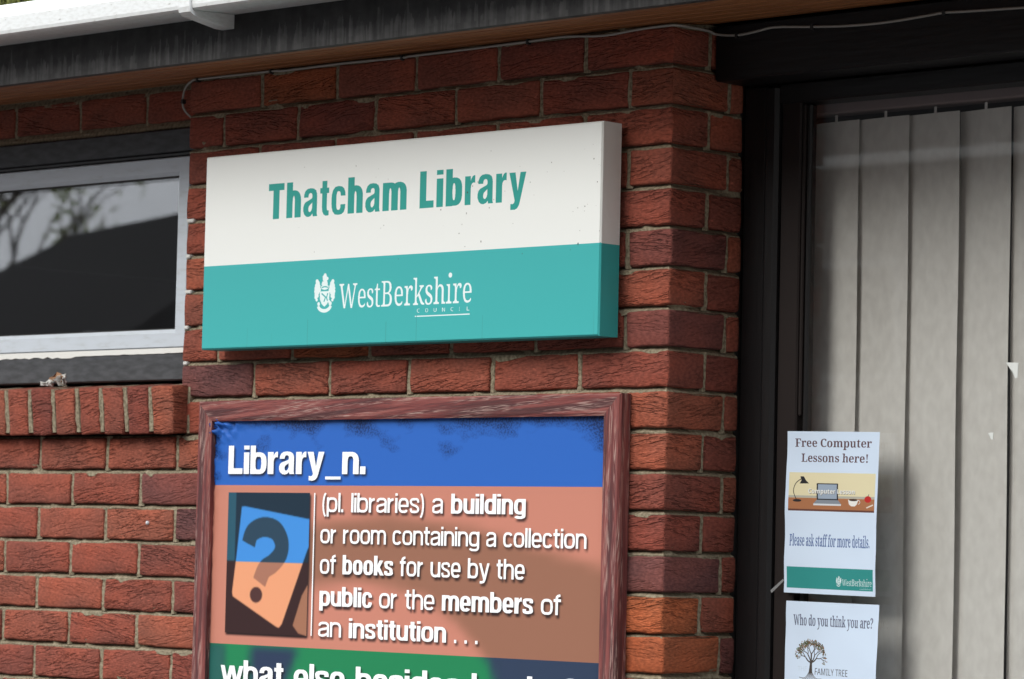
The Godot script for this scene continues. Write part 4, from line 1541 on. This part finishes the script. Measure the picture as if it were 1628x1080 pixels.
func make_notices() -> void:
	var w := 840
	var h := 1188
	var im := Image.create(w, h, false, Image.FORMAT_RGB8)
	var white := lin(.60, .70, .83)
	im.fill(white)
	var brown := lin(.105, .055, .065)
	font_fit(im, "Free Computer", "Droid Serif", 700, Rect2(w * .085, h * .045, w * .835, h * .068), brown)
	font_fit(im, "Lessons here!", "Droid Serif", 700, Rect2(w * .155, h * .134, w * .73, h * .056), brown)
	# picture: desk with lamp, laptop, cup and apple
	var x0 := w * .035
	var x1 := w * .975
	var y0 := h * .255
	var y1 := h * .492
	var pw := x1 - x0
	var ph := y1 - y0
	var at := func(u: float, v: float) -> Vector2: return Vector2(x0 + u * pw, y0 + v * ph)
	im.fill_rect(Rect2i(int(x0), int(y0), int(pw), int(ph)), lin(.70, .62, .40))
	im.fill_rect(Rect2i(int(x0), int(y0 + ph * .60), int(pw), int(ph * .06)), lin(.42, .40, .33))
	im.fill_rect(Rect2i(int(x0), int(y0 + ph * .66), int(pw), int(ph * .30)), lin(.38, .155, .07))
	im.fill_rect(Rect2i(int(x0), int(y0 + ph * .95), int(pw), int(ph * .05)), lin(.13, .05, .035))
	var black := lin(.018, .018, .022)
	fill(im, [disc(at.call(.10, .73), pw * .05, ph * .035)], black)
	fill(im, ribbon(smooth([at.call(.095, .72), at.call(.055, .5), at.call(.075, .30), at.call(.125, .19), at.call(.15, .17)], 5), 6.0), black)
	fill(im, [poly([at.call(.13, .10), at.call(.17, .10), at.call(.20, .21), at.call(.235, .28), at.call(.125, .29), at.call(.145, .2)])], black)
	fill(im, [poly([at.call(.325, .27), at.call(.575, .27), at.call(.58, .70), at.call(.33, .70)])], black)
	fill(im, [poly([at.call(.34, .295), at.call(.56, .295), at.call(.565, .67), at.call(.345, .67)])], lin(.30, .36, .44))
	fill(im, [poly([at.call(.33, .70), at.call(.58, .70), at.call(.615, .80), at.call(.29, .80)])], lin(.22, .25, .28))
	fill(im, [poly([at.call(.29, .80), at.call(.615, .80), at.call(.615, .845), at.call(.29, .845)])], lin(.62, .64, .66))
	fill(im, [poly([at.call(.70, .68), at.call(.82, .68), at.call(.80, .80), at.call(.775, .85), at.call(.735, .85), at.call(.71, .80)])], lin(.78, .76, .72))
	fill(im, [disc(at.call(.76, .685), pw * .05, ph * .03)], lin(.06, .03, .02))
	fill(im, ribbon(sarc(at.call(.815, .74).x, at.call(.815, .74).y, pw * .022, ph * .05, -90, 90, 2.0, 8), 4.0), lin(.78, .76, .72))
	fill(im, [disc(at.call(.925, .66), pw * .038, ph * .085)], lin(.48, .022, .02))
	fill(im, ribbon([at.call(.925, .58), at.call(.935, .53)], 4.0), black)
	fill(im, ribbon([at.call(.91, .88), at.call(.985, .80)], 9.0), lin(.72, .66, .58))
	font_fit(im, "Computer Lesson", "Droid Sans", 700, Rect2(at.call(.235, .43).x, at.call(.235, .43).y, pw * .545, ph * .16), lin(.22, .20, .16))
	font_fit(im, "Computer Lesson", "Droid Sans", 700, Rect2(at.call(.23, .415).x, at.call(.23, .415).y, pw * .545, ph * .16), lin(.74, .74, .72))
	font_fit(im, "Please ask staff for more details.", "Droid Serif", 700, Rect2(w * .05, h * .632, w * .88, h * .078), lin(.075, .125, .30))
	var teal := lin(.028, .245, .225)
	im.fill_rect(Rect2i(int(w * .03), int(h * .838), int(w * .945), int(h * .132)), teal)
	crest(im, Rect2(w * .585, h * .884, w * .05, h * .065), lin(.62, .72, .72), teal)
	council_mark(im, Rect2(w * .645, h * .902, w * .315, h * .040), lin(.62, .72, .72), teal)
	paper("lesson_notice", "white paper notice with a desk picture and a teal foot band", im, Vector2(.1235, Y(-.6695)), -.0143, 5)
	# second notice
	im = Image.create(w, h, false, Image.FORMAT_RGB8)
	im.fill(white)
	var slate := lin(.085, .095, .15)
	font_fit(im, "Who do you think you are?", "Droid Serif", 700, Rect2(w * .085, h * .078, w * .86, h * .090), slate)
	var keep := rng.state
	rng.seed = 4711
	var trunk := Vector2(w * .285, h * .385)
	fill(im, [poly([trunk + Vector2(-26, 90) * .62, trunk + Vector2(-17, 0) * .62, trunk + Vector2(-20, -40) * .62, trunk + Vector2(20, -40) * .62, trunk + Vector2(17, 0) * .62, trunk + Vector2(28, 90) * .62])], lin(.055, .042, .035))
	for k in 9:
		var f := lerpf(-1.0, 1.0, k / 8.0)
		fill(im, ribbon(smooth([trunk + Vector2(f * 16, 80) * .62, trunk + Vector2(f * 50, 98 + 12 * (1 - absf(f))), trunk + Vector2(f * 105, 100 + 45 * (1 - absf(f)) + rng.randf_range(-6, 6))], 4), 4.0), lin(.055, .042, .035))
	var todo := [[trunk + Vector2(0, -30) * .62, -PI / 2, 58.0, 13.0, 5], [trunk + Vector2(-10, -25) * .62, -PI * .80, 56.0, 10.0, 4], [trunk + Vector2(10, -25) * .62, -PI * .20, 56.0, 10.0, 4], [trunk + Vector2(-5, -30) * .62, -PI * .66, 60.0, 10.0, 5], [trunk + Vector2(5, -30) * .62, -PI * .34, 60.0, 10.0, 5]]
	while todo.size():
		var t = todo.pop_back()
		var p: Vector2 = t[0]
		var a: float = t[1]
		var mid: Vector2 = p + Vector2.from_angle(a + rng.randf_range(-.25, .25)) * t[2] * .5
		var end: Vector2 = p + Vector2.from_angle(a) * t[2]
		fill(im, ribbon(smooth([p, mid, end], 4), t[3]), lin(.06, .048, .04))
		if t[4] > 0:
			for k in [-1.0, 1.0]:
				todo.append([end, a + k * rng.randf_range(.25, .65), t[2] * rng.randf_range(.55, .75), maxf(2.0, t[3] * .6), t[4] - 1])
		if t[4] < 3:
			for k in 2:
				var c: Vector2 = end + Vector2(rng.randf_range(-12, 12), rng.randf_range(-12, 12))
				fill(im, [disc(c, rng.randf_range(3, 5.5), rng.randf_range(3, 5.5), 7)], [lin(.10, .14, .06), lin(.22, .10, .05), lin(.05, .05, .04)][rng.randi() % 3])
	rng.state = keep
	font_fit(im, "FAMILY TREE", "Droid Sans", 400, Rect2(w * .335, h * .405, w * .36, h * .040), lin(.06, .065, .085))
	font_fit(im, "THE", "Droid Sans", 400, Rect2(w * .14, h * .398, w * .10, h * .03), lin(.52, .60, .70))
	paper("family_notice", "white paper notice printed with a small black tree", im, Vector2(.1275, Y(-.9815)), -.0105, 9)
	# strip of tape off the corner of the first notice
	var st := start()
	quad(st, Vector3(.0905, Y(-.9635), -.1985), Vector3(.0935, Y(-.9685), -.1985), Vector3(.1225, Y(-.9450), -.1985), Vector3(.1200, Y(-.9415), -.1985), Vector3(0, 0, 1))
	tag(put(st, "tape_strip", M.clear_tape), "thin strip of clear tape beside the notice with the teal band", "tape")
	for p in [["paper_scrap", "torn white triangle of paper stuck to the window glass", [[.592, -.551], [.618, -.552], [.617, -.578], [.612, -.579], [.607, -.570]]], ["paper_scrap", "tiny white paper scrap below the torn triangle on the glass", [[.556, -.675], [.567, -.674], [.566, -.687], [.562, -.686], [.560, -.681]]]]:
		st = start()
		var c: Array = p[2]
		for i in range(1, c.size() - 1):
			for z in [-.2235, -.2245]:
				tri(st, Vector3(c[0][0], Y(c[0][1]), z), Vector3(c[i][0], Y(c[i][1]), z), Vector3(c[i + 1][0], Y(c[i + 1][1]), z), Vector3(0, 0, 1 if z > -.224 else -1))
		tag(put(st, p[0], M.paper_white), p[1], "paper")

# ------------------------------------------------------------------ cable, leaf, glasses
func make_small_things() -> void:
	var c := thing("cable", "thin pale cable clipped along the top of the brick wall under the soffit", "cable")
	var runs := [
		[[-1.325, -.016, -.030], [-1.3455, -.004, -.012], [-1.3560, .015, .003], [-1.3565, .038, .006], [-1.349, .058, .006], [-1.330, .071, .0055], [-1.30, .0735, .005], [-1.087, .0725, .005], [-1.040, .0705, .005], [-.86, .0715, .0045], [-.703, .069, .005], [-.676, .070, .005], [-.496, .0705, .005], [-.362, .0715, .006], [-.265, .0725, .006], [-.169, .066, .007], [-.091, .0695, .007], [-.045, .071, .006], [.003, .071, .004], [.006, .072, -.03], [.006, .072, -.09], [.012, .067, -.108], [.058, .062, -.1115], [.103, .0650, -.1115], [.147, .069, -.1115], [.235, .062, -.1115], [.307, .057, -.1115], [.392, .055, -.1115], [.475, .058, -.1115], [.529, .061, -.1115], [.570, .059, -.1115], [.70, .054, -.1115], [.85, .058, -.1115], [1.2, .055, -.1115]]]
	for r in runs:
		var pts := []
		for i in r.size() - 1:
			var a := Vector3(r[i][0], Y(r[i][1]), r[i][2])
			var b := Vector3(r[i + 1][0], Y(r[i + 1][1]), r[i + 1][2])
			var a0 := Vector3(r[maxi(i - 1, 0)][0], Y(r[maxi(i - 1, 0)][1]), r[maxi(i - 1, 0)][2])
			var j := mini(i + 2, r.size() - 1)
			var b1 := Vector3(r[j][0], Y(r[j][1]), r[j][2])
			for k in 4:
				var f := k / 4.0
				var p := a.cubic_interpolate(b, a0, b1, f)
				pts.append(p if (b - a).length() < .12 else a.lerp(b, f))
		var rad := []
		for i in pts.size():
			rad.append(.0024)
		var st := start()
		tube(st, pts, rad, 8)
		put(st, "sheath", M.cable_sheath, c)
	for k in [[-1.312, .0728, .005], [-1.085, .0725, .005], [-.703, .069, .005], [-.362, .0715, .006], [-1.3565, .030, .005], [.058, .062, -.1115], [.235, .062, -.1115], [.529, .061, -.1115]]:
		box_part("clip", M.black_clip, c, Vector3(k[0] - .003, Y(k[1]) - .0055, k[2] - .006), Vector3(k[0] + .003, Y(k[1]) + .0045, k[2] + .0045), .001)
	# crumpled dead leaf on the sill
	var keep := rng.state
	rng.seed = 63
	var lf := thing("dead_leaf", "crumpled brown dead leaf lying on the brick sill", "leaf")
	lf.position = Vector3(-1.735, Y(-.5655), .012)
	for piece in 3:
		var st := start()
		st.set_smooth_group(0)
		var n := noise(520 + piece, 2.0, 2)
		var base: Vector3 = [Vector3(.004, .016, 0), Vector3(-.022, .006, .006), Vector3(.022, .011, .004)][piece]
		var sx: float = [.020, .017, .010][piece]
		var sy: float = [.011, .008, .015][piece]
		var grid := []
		for j in 7:
			var line := []
			for i in 9:
				var u := i / 8.0 * 2 - 1
				var v := j / 6.0 * 2 - 1
				var wide := sqrt(maxf(0.02, 1.0 - u * u))
				line.append(base + Vector3(u * sx, v * sy * wide + n.get_noise_2d(u * 2, v * 2) * .008, (u * u * .012 - v * v * .008) + n.get_noise_2d(u * 3 + 5, v * 3) * .012))
			grid.append(line)
		for j in 6:
			for i in 8:
				quad(st, grid[j][i], grid[j][i + 1], grid[j + 1][i + 1], grid[j + 1][i], Vector3(0, 0, 1))
		put(st, "blade" if piece < 2 else "curl", M.dry_leaf if piece == 0 else M.sealant, lf)
	rng.state = keep
	# glasses upside down on the inner sill
	for g in [[-1.83, .032, .046, "upturned clear drinking glass on the inner sill of the small window"], [-1.70, .017, .036, "small clear glass beside the larger upturned glass on the inner sill"]]:
		var st := start()
		st.set_smooth_group(0)
		var prof := [Vector2(g[1], 0), Vector2(g[1] * .98, g[2] * .3), Vector2(g[1] * .86, g[2] * .7), Vector2(g[1] * .55, g[2] * .95), Vector2(0.001, g[2])]
		for j in prof.size() - 1:
			for i in 24:
				var a := TAU * i / 24
				var b := TAU * (i + 1) / 24
				var p: Vector2 = prof[j]
				var q: Vector2 = prof[j + 1]
				quad(st, Vector3(cos(a) * p.x, p.y, sin(a) * p.x), Vector3(cos(b) * p.x, p.y, sin(b) * p.x), Vector3(cos(b) * q.x, q.y, sin(b) * q.x), Vector3(cos(a) * q.x, q.y, sin(a) * q.x), Vector3(cos(a), .2, sin(a)))
		var o := put(st, "drinking_glass", M.clear_glass)
		o.position = Vector3(g[0], Y(-.4775), -.155)
		tag(o, g[3], "glass")
